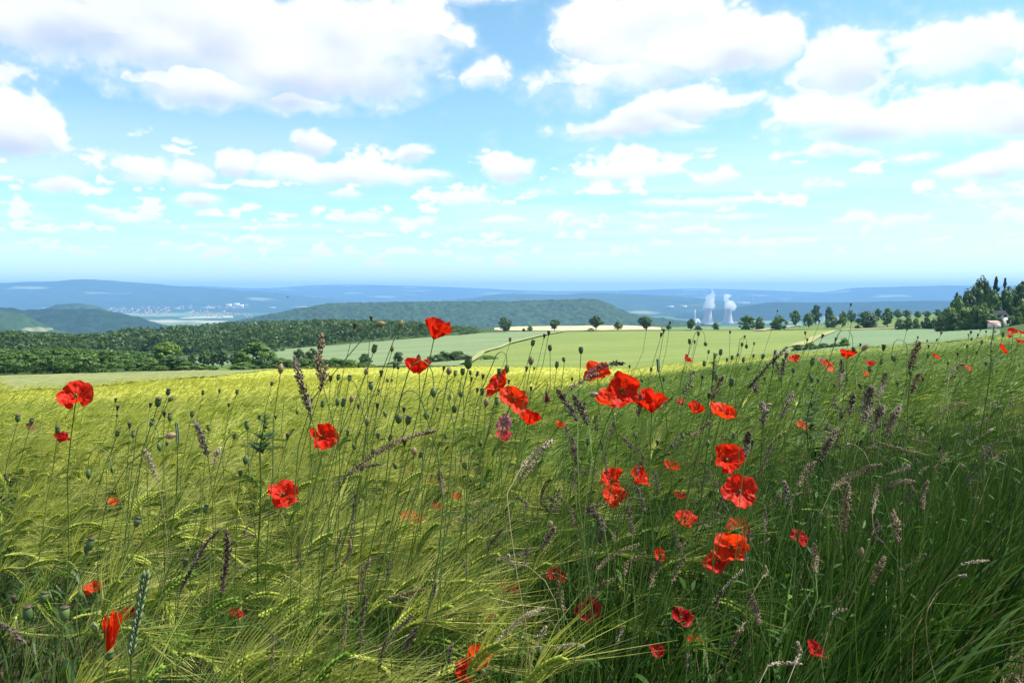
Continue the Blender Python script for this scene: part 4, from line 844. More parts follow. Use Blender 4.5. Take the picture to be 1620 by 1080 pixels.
POPPIES = [  # px, py, width px, distance scale, openness deg, axis (right, up, towards), petal colour, clear, label
 (690,524,44,1,30,(.25,1,.15),'red',1,'tallest red poppy, flared like a goblet, standing high against the far woods'),
 (662,583,37,1,42,(-.1,1,.35),'red',1,'cup-shaped red poppy below the tallest poppy, before the wide dark thicket'),
 (120,626,52,1,84,(.1,.55,.9),'red',1,'lone ragged red poppy with flared petals above the yellow barley'),
 (96,694,20,1.05,30,(.5,.8,.3),'dark',1,'small dark half-closed poppy below the lone ragged one'),
 (512,689,42,1,68,(.3,.35,1),'red',1,'red poppy with two seed pods in front, below the tall grass heads'),
 (790,609,40,1,52,(-.5,.7,.5),'red',1,'rear poppy of the trio behind a seed pod, touching the large round blossom'),
 (812,631,42,.99,60,(.2,.35,1),'bright',1,'large round red poppy in the middle of the trio'),
 (837,664,38,.98,46,(.2,1,.3),'red',1,'lowest poppy of the trio, above a grey grass head'),
 (944,591,42,1,66,(-.2,.5,.8),'bright',1,'poppy crossed by two brown grass heads'),
 (985,617,52,1,66,(.1,.2,1),'red',1,'rear poppy of the big overlapping pair'),
 (966,633,46,.97,54,(-.1,.6,.8),'bright',1,'front poppy of the big overlapping pair, its petal torn below'),
 (1030,641,48,1,42,(-.15,.7,.7),'red',1,'wide fan-shaped poppy next to the overlapping pair'),
 (1078,637,15,1,30,(-.1,1,.3),'pink',1,'small closed pinkish poppy beside the fan-shaped one'),
 (1100,649,24,1,36,(.2,.9,.4),'red',1,'half-open crumpled poppy beside the small pinkish one'),
 (1143,653,44,1,56,(.1,.75,.6),'bright',1,'rounded red poppy with a drooping lower petal, above the dark grass'),
 (1150,726,44,1,66,(.1,.4,1),'red',1,'red poppy with shaded petals midway down the verge'),
 (1170,777,50,1,96,(0,.35,1),'red',1,'broad four-petalled poppy spread open over the verge grass'),
 (1168,835,32,1.02,70,(.1,.8,.6),'red',1,'top blossom of the stack of three poppies'),
 (1158,865,44,1,60,(-.1,.3,1),'bright',1,'middle, largest blossom of the stack of three poppies'),
 (1137,886,36,.99,80,(-.3,.4,.9),'red',1,'lowest, darker blossom of the stack of three poppies'),
 (448,781,42,1.1,80,(.2,.7,.7),'red',0,'red poppy veiled by barley awns'),
 (650,822,32,1.1,80,(.2,.8,.5),'orange',0,'orange-red poppy deep in the barley awns'),
 (968,757,32,1,60,(-.3,.8,.4),'red',1,'upper crumpled poppy among dark grass heads'),
 (975,784,34,1,74,(.1,.5,.9),'bright',1,'lower crumpled poppy among dark grass heads'),
 (1010,755,34,1,70,(.4,.6,.6),'red',1,'poppy with a single raised petal beside the crumpled pair'),
 (1085,822,34,1.02,70,(.1,.9,.4),'red',1,'dim red poppy in the verge grass beside the stack of three'),
 (1043,878,17,1,60,(0,.6,.8),'bright',1,'small square-looking poppy alone in the dark grass'),
 (930,965,38,1,84,(.2,.45,1),'dark',1,'dark red open poppy with a pale centre low in the grass'),
 (757,1040,38,1,70,(.2,.7,.6),'bright',1,'upper poppy of the lowest pair in the shaded grass'),
 (736,1060,30,1,80,(-.3,.4,.9),'red',1,'lower poppy of the lowest pair in the shaded grass'),
 (173,1018,30,1,9,(.08,1,.15),'bright',1,'tall narrow folded poppy beside the green wheat ear'),
 (203,975,20,1.05,30,(.2,.9,.3),'dark',1,'small dark poppy just behind the green wheat ear'),
 (150,930,24,1.15,70,(0,.8,.5),'orange',0,'faint orange poppy behind seed pods and barley'),
 (797,669,26,1.0,90,(-.2,.3,1),'faded',1,'faded pink poppy with a dark centre'),
 (797,693,26,.99,46,(.1,.9,.4),'pink',1,'wrinkled pink poppy just under the faded one'),
 (885,673,14,1.2,40,(.2,.9,.3),'red',1,'small red poppy beside a grey grass head'),
 (865,624,13,1.1,14,(.1,-1,.1),'wilted',1,'wilted crimson poppy hanging like a rag'),
 (1257,568,18,1,62,(-.1,.8,.6),'red',1,'first field-edge poppy beside the tall brown grass head'),
 (1310,579,23,1,84,(.3,.6,.7),'orange',1,'ragged orange poppy on the barley edge'),
 (1340,562,22,1,44,(0,1,.3),'red',1,'neat bowl-shaped poppy before the blue-green wheat'),
 (1378,576,15,1,50,(.05,1,.2),'crimson',1,'flat crimson poppy beside the bowl-shaped one'),
 (1480,564,14,1,70,(.4,.8,.4),'red',1,'lone small orange-red poppy far out in the barley'),
 (1530,581,16,1,80,(.3,.7,.5),'orange',1,'small orange poppy beside two brown grass heads'),
 (1086,568,16,1,50,(.5,.8,.3),'crimson',1,'small crimson poppy tilted beside the group of seed pods'),
 (1586,552,18,1,70,(.5,.5,.6),'red',1,'largest of the far cluster of poppies below the white house'),
 (1603,524,15,1,66,(-.2,.7,.5),'red',1,'highest of the far cluster of poppies below the white house'),
 (1612,540,13,1,70,(.2,.7,.5),'red',1,'middle one of the far cluster of poppies below the white house'),
 (1616,526,11,1,60,(.2,.8,.4),'crimson',1,'crimson one of the far cluster of poppies below the white house'),
 (1597,533,9,1,50,(0,.9,.3),'pink',1,'pinkish small one of the far cluster of poppies below the white house'),
 (1370,592,13,1,70,(.3,.8,.5),'orange',1,'small orange poppy below the flat crimson one'),
 (1270,673,23,1,82,(.2,.8,.5),'orange',0,'half hidden orange poppy among purple grass heads'),
 (1242,720,14,1.05,60,(.2,.9,.3),'crimson',1,'small crimson poppy below the hidden orange one'),
 (1263,850,27,1.02,86,(.2,.6,.8),'crimson',1,'crumpled crimson poppy alone in the dark verge'),
 (1100,728,18,1.05,40,(.1,1,.2),'red',0,'narrow poppy left of the shaded one on the verge'),
 (723,788,18,1.1,60,(.1,1,.3),'orange',0,'small orange poppy deep in the barley'),
 (690,803,16,1.1,60,(.1,1,.3),'crimson',0,'crimson poppy beside the small deep orange one'),
 (645,743,18,1.1,34,(.1,1,.3),'dark',0,'dark narrow poppy in the barley below the seed pods'),
 (683,768,22,1.1,66,(.2,.9,.4),'dark',0,'dark red ragged poppy in the barley below the seed pods'),
 (843,752,15,1.1,50,(.1,.9,.4),'dark',0,'dark poppy beneath the grey drooping grass head'),
 (812,713,12,1.1,30,(.1,1,.2),'dark',0,'dark withered poppy under the wrinkled pink one'),
 (878,911,26,1.05,60,(.2,.8,.5),'dark',0,'dark red poppy veiled by grasses in the shade'),
 (805,931,26,1.05,66,(.2,.8,.5),'dark',0,'dark red poppy in front of the lower barley'),
 (775,979,18,1.03,50,(.1,.9,.4),'red',0,'small red poppy beside bleached grass heads'),
 (1077,975,30,1.05,70,(.1,.7,.6),'dark',0,'dark poppy sunk in the verge below the square-looking one'),
 (1098,1015,15,1,50,(.1,.9,.4),'red',0,'small red poppy beneath the sunken dark one'),
 (1040,1032,20,1,60,(.1,.9,.4),'dark',0,'dark poppy at the foot of the verge'),
 (1290,1030,26,1,70,(.1,.7,.6),'crimson',0,'crimson poppy low at the mown end of the verge'),
 (1614,686,14,1.05,40,(.1,.9,.3),'dark',1,'dark wilted poppy at the barley edge under drooping ears'),
 (1062,740,22,1.05,60,(.1,.9,.4),'red',0,'poppy veiled by dark grass heads beside the crumpled pair'),
 (1075,786,16,1.05,50,(.1,.9,.4),'crimson',0,'small crimson poppy between the crumpled pair and the broad one'),
 (46,676,14,1.1,50,(.6,.6,.3),'wilted',1,'withered mauve poppy beside two green seed pods'),
 (1298,571,12,1.0,50,(.3,.8,.3),'faded',1,'faded mauve poppy beside the ragged orange one'),
 (181,796,18,1.15,60,(.1,1,.3),'orange',0,'faint orange poppy sunk in the windblown barley'),
 (372,972,18,1.1,60,(.1,1,.3),'crimson',0,'faint crimson poppy sunk in the lower barley'),
]
def petal_mat(name, c0, c1, trans=.5):
    m, t, o = new_mat(name)
    tc_ = t.nodes.new('ShaderNodeTexCoord'); n = t.nodes.new('ShaderNodeTexNoise'); n.inputs['Scale'].default_value = 130; n.inputs['Detail'].default_value = 3; t.links.new(tc_.outputs['Object'], n.inputs[0])
    c = ramp_color(t, n.outputs[0], [(.3, c0), (.7, c1)])
    p = t.nodes.new('ShaderNodeBsdfPrincipled'); p.inputs['Roughness'].default_value = .55; p.inputs['Specular IOR Level'].default_value = .22; t.links.new(c, p.inputs['Base Color'])
    bn = t.nodes.new('ShaderNodeBump'); bn.inputs['Strength'].default_value = .45; bn.inputs['Distance'].default_value = .0012; n2 = t.nodes.new('ShaderNodeTexNoise'); n2.inputs['Scale'].default_value = 210; n2.inputs['Detail'].default_value = 4
    t.links.new(tc_.outputs['Object'], n2.inputs[0]); t.links.new(n2.outputs[0], bn.inputs['Height']); t.links.new(bn.outputs[0], p.inputs['Normal'])
    tr = t.nodes.new('ShaderNodeBsdfTranslucent'); t.links.new(c, tr.inputs[0]); ms = t.nodes.new('ShaderNodeMixShader'); ms.inputs[0].default_value = trans
    t.links.new(p.outputs[0], ms.inputs[1]); t.links.new(tr.outputs[0], ms.inputs[2]); t.links.new(ms.outputs[0], o.inputs[0]); return m
PM = {'red': petal_mat('red_petal', (.60,.014,.003), (.76,.034,.005)), 'bright': petal_mat('scarlet_petal', (.70,.028,.004), (.84,.070,.008)), 'orange': petal_mat('orange_petal', (.58,.055,.008), (.70,.10,.015)),
      'dark': petal_mat('dark_red_petal', (.26,.004,.005), (.38,.008,.006), .3), 'crimson': petal_mat('crimson_petal', (.46,.010,.012), (.60,.022,.018)), 'pink': petal_mat('pink_petal', (.50,.045,.05), (.62,.11,.10)),
      'faded': petal_mat('faded_petal', (.36,.10,.12), (.50,.20,.20)), 'wilted': petal_mat('wilted_petal', (.14,.01,.03), (.26,.03,.06), .25)}
M['blotch'] = noisy('black_stamens', [(.012,.008,.012),(.03,.02,.028)], 300, 2)
def petal(L, phi0, spread_, open_deg, rg, inner=0):
    nu, nv = 21, 13; u = np.linspace(-1, 1, nu)[:, None]; v = np.linspace(0, 1, nv)[None, :]
    a1 = R(open_deg) * rg.uniform(.75, 1.2); a0 = R(86 if open_deg > 68 else 72 if open_deg > 45 else 50 if open_deg > 20 else open_deg + 8)
    al = a0 + (a1 - a0) * v ** .6 + .35 * rg.normal() * v ** 3 * (open_deg > 20); dl = L / (nv - 1)
    rho = np.cumsum(np.sin(al) * dl, 1) - np.sin(al[:, :1]) * dl + .0015; hh = np.cumsum(np.cos(al) * dl, 1) - np.cos(al[:, :1]) * dl
    edge = 1 - .24 * np.abs(u) ** 3.5 + .05 * np.sin(u * 5 + rg.uniform(0, 6)) + .025 * np.sin(u * 13 + rg.uniform(0, 6))
    ph = phi0 + u * spread_ * (.5 + .5 * np.minimum(1, v * 1.4)) + .10 * rg.normal()
    k1, k2, o1, o2 = rg.uniform(2.5, 5), rg.uniform(8, 13), rg.uniform(0, 6), rg.uniform(0, 6)
    ruf = v ** 1.6 * L * (.15 * np.sin(u * k1 + o1) + .05 * np.sin(u * k2 + 3 * v + o2))
    cr = (fbm(u * 2.2 + v * 0 + o1 + 20, v * 3.0 + u * 0 + o2 + 20, 4, int(rg.integers(999)), .6) - .5) * L * .34 * np.minimum(1, v * 2)
    cren = v ** 1.2 * L * .022 * np.sin(u * 27 + o2 + 2 * v)
    off = ruf + cr + cren
    rr = rho * edge + off * np.cos(al) - inner * .0018 * v; h2 = hh * edge - off * np.sin(al) + inner * .0012 * v
    rr = np.maximum(rr, .0012)
    P = np.stack([rr * np.cos(ph), rr * np.sin(ph), h2 + 0 * ph], -1)
    return P, grid_faces(nu, nv)
def basis(axis):
    """axis given as right, up, towards the viewer"""
    w_ = norm(np.array((axis[0], -axis[2], axis[1]))); a, b_, c = frames(w_); return np.stack([a, b_, c], 1)
def stem_to(head, tangent, rg, rad=.0011, lean=None, k=12, hook=None):
    """a stalk from the ground to the head, ending along tangent"""
    lx = rg.uniform(-.20, .02) if lean is None else lean; bx, by = head[0] + lx, head[1] + rg.uniform(-.01, .10)
    base = np.array((bx, by, float(ground_z(bx, by)) - .02)); h = head[2] - base[2]
    p1 = base + np.array((rg.normal() * .03, 0, h * .45)); p2 = head - norm(tangent) * h * .28
    P = bez(base, p1, p2, head, k); P[1:-1, 0] += np.interp(np.linspace(0, 1, k), np.linspace(0, 1, 6), rg.normal(0, .010, 6))[1:-1]
    return P, base
def make_poppy(i, spec):
    px, py, wpx, ds, op, axis, colr, clear, label = spec; op = op * (.86 if py < 700 else .72) if op > 20 else op; axis = (axis[0] * 1.2, axis[1], axis[2] * .62); rg = np.random.default_rng(900 + i)
    real = .058 if wpx > 16 else .05
    D = float(np.clip(F * real / wpx, 1.22, 4.6)) * ds
    if op < 20: D = 1.18 if colr != 'wilted' else 1.9
    if py > 780: D = min(D, (.64 if clear else .70) / ((py - HORIZON) / F))
    if py > 700: wpx *= 1.12
    c = at(px, py, D); rad = wpx * D / F / 2
    a0_ = 86 if op > 68 else 72 if op > 45 else 50; sinmean = math.sin((R(a0_) + 1.6 * R(op)) / 2.6); L_ = rad / max(.45, sinmean) * 1.04
    if op < 20: L_ = .074 if colr != 'wilted' else .032
    B_ = basis(axis); centre = c - B_[:, 2] * L_ * .38 * math.cos(R(min(op, 88)))
    head = centre; tang = B_[:, 2] if axis[1] > 0 else np.array((.2, 0, -1.)); tang = norm(tang + np.array((0, 0, .8 if axis[1] > 0 else 0)))
    if axis[1] < 0:
        P, base = stem_to(head + (0, 0, .025), np.array((.5, 0, .3)), rg, lean=-.05); P = np.concatenate([P, [head + (.004, 0, .012), head]])
    else: P, base = stem_to(head, tang, rg)
    t = thing('poppy', label, 'poppy', base, 'red poppies at the field edge')
    b = MB(); V, f = tubes(P - base, np.linspace(.0013, .0010, len(P)), 5); b.add(V, f); b.obj('stem', M['stem'], t, True)
    to = lambda Q: np.asarray(Q) @ B_.T + (centre - base)
    ph = rg.uniform(0, 6.28)
    for k_ in range(4):
        spr = 1.28 if k_ < 2 else 1.12
        if op < 20: spr = .8
        P_, f = petal(L_ * rg.uniform(.9, 1.08) * (1 if k_ < 2 else .93), ph + (k_ % 2) * math.pi + (math.pi / 2 if k_ > 1 else 0), spr, op * rg.uniform(.9, 1.12), rg, 1 if k_ > 1 else 0)
        P_[..., :2] *= .55 if op < 20 else 1
        b = MB(); b.add(to(P_.reshape(-1, 3)), f); b.obj('petal', PM[colr], t, True)
    s = max(.4, L_ / .045)
    b = MB(); V, f = lathe([(.0005, 0), (.0034 * s, .002 * s), (.0042 * s, .006 * s), (.0036 * s, .009 * s), (.0042 * s, .0098 * s), (.0012, .0108 * s)], (0, 0, .0005), (0, 0, 1), 10); b.add(to(V), f); b.obj('seed_capsule', M['pod'], t, True)
    if 'centre' in label:
        b = MB(); n = 40; a = rg.uniform(0, 6.28, n); r_ = rg.uniform(.0034, .0068, n) * s; q0 = np.stack([.003 * s * np.cos(a), .003 * s * np.sin(a), np.full(n, .001)], 1); q1 = np.stack([r_ * np.cos(a), r_ * np.sin(a), rg.uniform(.005, .010, n) * s], 1)
        V, f = tubes(np.stack([q0, (q0 + q1) / 2 + (0, 0, .0012), q1], 1), .00022 * s, 3); b.add(to(V), f)
        V, f = kernels(q1, norm(q1 - q0), np.full(n, .0007 * s), np.full(n, .0011 * s)); b.add(to(V), f); b.obj('stamens', M['blotch'], t)
    CLEAR.append((px, py, wpx * (.55 if clear else .30), D))
for i, sp_ in enumerate(POPPIES): make_poppy(i, sp_)

PODS = """444,585,10,u 430,607,6,g 523,599,7,d 535,597,6,g 553,598,8,g 579,589,7,u 587,611,9,g 534,634,9,b 543,638,8,g 556,632,8,u 597,642,7,d 592,553,9,g 493,633,5,d 436,660,5,d 567,643,6,d 581,668,9,u
603,591,8,d 613,602,5,u 620,602,4,d 599,620,6,d 624,579,6,g 630,580,6,g 609,653,8,b 631,660,11,b 646,665,11,g 639,648,7,d 675,655,9,b 686,618,11,b 711,627,7,b 729,622,8,b 719,645,9,b 702,583,6,d 710,588,8,u 720,591,6,g 732,588,8,g 692,648,5,d 550,685,7,d 598,690,7,g 617,693,6,g
561,516,7,d 587,504,6,d 600,513,10,s 633,514,9,t 620,553,7,u 741,575,12,g 744,590,5,g 746,600,6,d 755,592,5,g 764,596,6,d 755,618,6,d 763,620,8,d 790,589,8,g 802,581,9,b 807,538,5,d 843,543,7,g 861,532,5,d 868,527,6,d 870,551,7,g 892,569,6,g 881,578,6,g 840,572,9,u 833,584,6,d 845,583,4,d 840,615,6,d 805,604,5,d 786,636,8,g 769,638,9,u
919,554,8,g 996,580,4,d 1046,530,5,d 1050,524,5,d 1060,511,4,d 938,624,9,s 1023,519,4,d
1091,541,5,g 1099,541,4,g 1105,528,5,g 1116,543,5,b 1121,557,4,g 1131,563,6,d 1140,558,6,g 1155,526,4,d 1174,545,5,g 1178,533,4,d 1181,547,5,b 1193,544,4,d 1167,562,4,g 1158,566,5,g 1150,569,4,g 1176,570,5,g 1192,563,4,g 1207,564,6,g 1114,576,5,g 1111,597,6,d 1133,597,8,g 1157,606,8,g 1122,626,7,d 1184,583,4,g 1130,588,6,g
1274,527,4,d 1277,538,4,d 1301,532,5,d 1322,537,5,d 1296,509,4,d 1346,482,4,d 1230,492,3,d 1347,508,4,d 1350,551,6,b 1361,546,4,d 1367,551,10,t 1398,550,7,d 1413,565,8,b 1255,586,6,g 1281,595,5,g 1284,601,6,g 1294,602,5,d 1285,573,8,g 1376,584,6,g 1262,607,5,g 1394,573,5,g 1420,608,5,d
1435,521,4,d 1489,527,4,d 1536,526,4,d 1532,530,3,d 1547,530,3,d 1551,522,3,d 1560,525,3,d 1469,548,4,d 1452,534,3,g 1467,539,3,g 1482,538,3,g 1530,548,4,g 1545,558,4,g 1587,530,5,g 1553,542,4,g 1468,563,5,g 1537,537,3,g
183,633,5,d 186,645,7,d 185,658,4,d 186,686,7,g 205,673,7,d 211,688,7,g 250,637,10,g 238,641,6,d 266,621,7,g 269,632,8,t 260,655,7,d 269,661,7,g 240,669,8,g 252,705,9,b 268,689,11,s 281,694,6,b 140,748,10,b 178,742,7,b 264,702,5,d 304,655,7,g 321,622,5,g 347,619,5,d 375,620,6,g 362,641,5,d 330,677,7,g 371,690,7,g 391,674,8,g 389,725,10,b 380,748,8,g 143,618,4,d
28,662,9,g 50,666,8,g 91,681,8,g 10,755,8,d 217,825,12,g 137,870,10,d 293,890,10,d 69,944,13,g 44,972,14,g 102,971,15,g 127,938,11,b 142,862,12,g 150,990,12,b 22,948,9,d 325,806,8,g 1133,768,8,u 1362,875,10,u 870,830,9,u 1234,690,6,u 1215,640,7,s 1208,645,7,s 1250,626,7,s 1318,770,7,u 560,705,7,b 590,715,7,g 640,700,8,d 655,715,8,u 735,735,8,b 705,690,6,g 760,700,7,b 1005,690,7,g 1040,700,7,d 930,700,7,g 1080,690,7,g 1190,700,7,d 1160,690,6,g 1120,700,7,b 1050,600,5,g 1030,585,4,g 1015,600,5,b 960,580,4,g 905,600,5,d 925,640,6,g 1210,600,5,d 1235,600,5,g 1320,610,5,g 1340,600,5,g 1360,610,5,d 1440,590,5,g 1460,600,5,d 1500,575,4,g 1515,560,4,d 1560,575,5,g 665,720,7,g 625,735,8,b 573,740,8,d 510,640,6,g 470,650,6,b 455,690,7,d 410,660,6,d"""
capmesh = {}
def pod_meshes(kind, var):
    if (kind, var) in capmesh: return capmesh[(kind, var)]
    k = (1.0, .88, 1.14)[var]
    if kind in 'gd':
        b = MB(); pr = [(.0010, 0), (.0030, .0012), (.0046 * k, .0045), (.0054, .0085 * k), (.0052, .0115 * k), (.0044, .0138 * k), (.0036, .0146 * k)]
        if kind == 'd': pr = [(.0010, 0), (.0022, .002), (.0034 * k, .006), (.0045, .0105), (.0048, .0125), (.0040, .0135)]
        V, f = lathe(pr, (0, 0, 0), (0, 0, 1), 12); a = np.arctan2(V[:, 1], V[:, 0]); r_ = 1 + .035 * np.cos(a * 9) ; V[:, 0] *= r_; V[:, 1] *= r_; b.add(V, f); body = b.mesh('capsule', M['pod'] if kind == 'g' else M['drypod'], True)
        z = pr[-1][1]; b = MB(); V, f = lathe([(.0034, z), (.0052, z + .0002), (.0054, z + .001), (.0030, z + .0018), (.0002, z + .0022)], (0, 0, 0), (0, 0, 1), 18)
        a = np.arctan2(V[:, 1], V[:, 0]); q = 1 + .09 * np.cos(a * 9); V[:, 0] *= q; V[:, 1] *= q; b.add(V, f); cap = b.mesh('stigma_disc', M['podcap'], False)
    else:
        b = MB(); e = [(.0052 * math.sin(math.pi * s) ** .8 * k, .019 * s) for s in np.linspace(.02, .985, 10)]
        V, f = lathe(e, (0, 0, 0), (0, 0, 1), 12); a = np.arctan2(V[:, 1], V[:, 0]); q = 1 - .10 * np.exp(-((np.abs(a) - 1.57) * 5) ** 2); V[:, 0] *= q; V[:, 1] *= q; b.add(V, f)
        rg = np.random.default_rng(5 + var); n = 60; a = rg.uniform(0, 6.28, n); s = rg.uniform(.1, .9, n); r_ = .0052 * np.sin(np.pi * s) ** .8 * k; q0 = np.stack([r_ * np.cos(a), r_ * np.sin(a), .019 * s], 1); q1 = q0 + np.stack([np.cos(a), np.sin(a), rg.uniform(-.3, .6, n)], 1) * .0026
        V, f = ribbons(np.stack([q0, q1], 1), np.full((n, 2), .00011), norm(rg.normal(size=(n, 3)))); b.add(V, f)
        body = b.mesh('bud', M['bud'] if kind == 'b' else M['palebud'], True); cap = None
    capmesh[(kind, var)] = (body, cap); return body, cap
REFS = [(690,522,'the tallest red poppy'), (662,582,'the cup-shaped poppy'), (120,625,'the lone ragged poppy'), (512,689,'the poppy under the tall grass heads'), (812,631,'the trio of poppies'), (976,622,'the big overlapping pair'), (1030,641,'the fan-shaped poppy'), (1143,653,'the droop-petalled rounded poppy'),
        (1170,777,'the broad four-petalled poppy'), (1257,568,'the first field-edge poppy'), (1340,562,'the bowl-shaped poppy'), (1480,564,'the lone small far poppy'), (1600,535,'the far poppy cluster'), (448,780,'the poppy veiled by awns'), (173,1018,'the tall folded poppy'), (1086,568,'the small tilted crimson poppy'), (797,680,'the faded pink poppies'), (1163,865,'the stack of three poppies'), (975,770,'the crumpled pair')]
USED = {}
ORD = ['', 'second ', 'third ', 'fourth ', 'fifth ', 'sixth ', 'seventh ', 'eighth ', 'ninth ', 'tenth ', 'eleventh ', 'twelfth ', 'thirteenth ', 'fourteenth ', 'fifteenth ', 'sixteenth ', 'seventeenth ', 'eighteenth ', 'nineteenth ', 'twentieth ']
def where(px, py):
    r = min(REFS, key=lambda q: (q[0] - px) ** 2 + 1.6 * (q[1] - py) ** 2); dx, dy = px - r[0], py - r[1]; d = math.hypot(dx, dy)
    w_ = 'close to' if d < 32 else ('above' if dy < -abs(dx) * .8 else 'below' if dy > abs(dx) * .8 else 'to the left of' if dx < 0 else 'to the right of')
    return w_, r[2], d
def unique(items, look):
    """labels that single each item out: its look, then where it stands by the nearest landmark blossom"""
    byk = {}
    for i, (px, py) in enumerate(items):
        w_, ref, d = where(px, py); byk.setdefault((look[i], w_, ref), []).append((d, i))
    out = {}
    for (lk, w_, ref), v in byk.items():
        v.sort()
        for n, (d, i) in enumerate(v): out[i] = f'{ORD[n]}{lk} {w_} {ref}' if len(v) == 1 or n else f'nearest {lk} {w_} {ref}'
    return out
pods = [tuple(q.split(',')) for q in PODS.split()]
LOOK = {'g': 'green poppy seed pod', 'd': 'dark dry seed pod', 'b': 'nodding green poppy bud', 'u': 'pale upright poppy bud', 's': 'pale sideways poppy bud', 't': 'tilted poppy bud'}
plab = unique([(float(p_[0]), float(p_[1])) for p_ in pods], [LOOK[p_[3]] for p_ in pods])
for i, (px, py, wpx, kind) in enumerate(pods):
    px, py, wpx = float(px), float(py), float(wpx); rg = np.random.default_rng(2000 + i)
    D = float(np.clip(F * .0112 / (wpx + .4), 1.0, 3.6)) * rg.uniform(.98, 1.03); c = at(px, py, D); s = rg.uniform(.92, 1.08) * (wpx * D / F) / .0108
    body, cap = pod_meshes('g' if kind == 'g' else 'd' if kind == 'd' else 'b' if kind in 'b' else 'u', i % 3)
    up = {'g': (.12, 1), 'd': (.08, 1), 'b': (.1, -1), 'u': (.12, 1), 's': (1, .12), 't': (.55, .8)}[kind]
    ax = norm(np.array((up[0] + rg.normal() * .12, rg.normal() * .15, up[1]))); half = .0075 * s
    foot = c - ax * half
    lean = rg.uniform(-.34, -.04) * min(1, D / 2) if px > 480 or rg.random() < .6 else rg.uniform(-.1, .06)
    if kind == 'b':
        hk = .016 + .018 * rg.random(); sd = 1 if rg.random() < .7 else -1; apex = foot + np.array((-sd * hk * .7, 0, hk * 1.5))
        P, base = stem_to(apex + np.array((-sd * hk * .7, 0, -hk * .9)), np.array((sd * .25, 0, 1)), rg, lean=lean); P = np.concatenate([P[:-1], bez(P[-1], P[-1] + np.array((sd * .004, 0, hk * .9)), foot + np.array((sd * .002, 0, hk * 1.9)), foot, 8)])
    else: P, base = stem_to(foot, norm(ax + np.array((.15, 0, .6 if kind in 'st' else .25))), rg, lean=lean)
    nm = 'poppy_bud' if kind in 'bust' else 'poppy_seed_head'
    t = thing(nm, plab[i], 'poppy bud' if kind in 'bust' else 'seed head', base, 'poppy buds and seed heads on thin stems')
    b = MB(); V, f = tubes(P - base, np.linspace(.00105, .00075, len(P)), 4); b.add(V, f); b.obj('stem', M['stem'], t, True)
    o = link('bud' if cap is None else 'capsule', body, t, tuple(foot - base)); q = Vector(ax).to_track_quat('Z', 'Y'); o.rotation_mode = 'QUATERNION'; o.rotation_quaternion = q; o.scale = (s, s, s)
    if cap is not None: link('stigma_disc', cap, o)
    if wpx >= 6: CLEAR.append((px, py, wpx * .5, D))

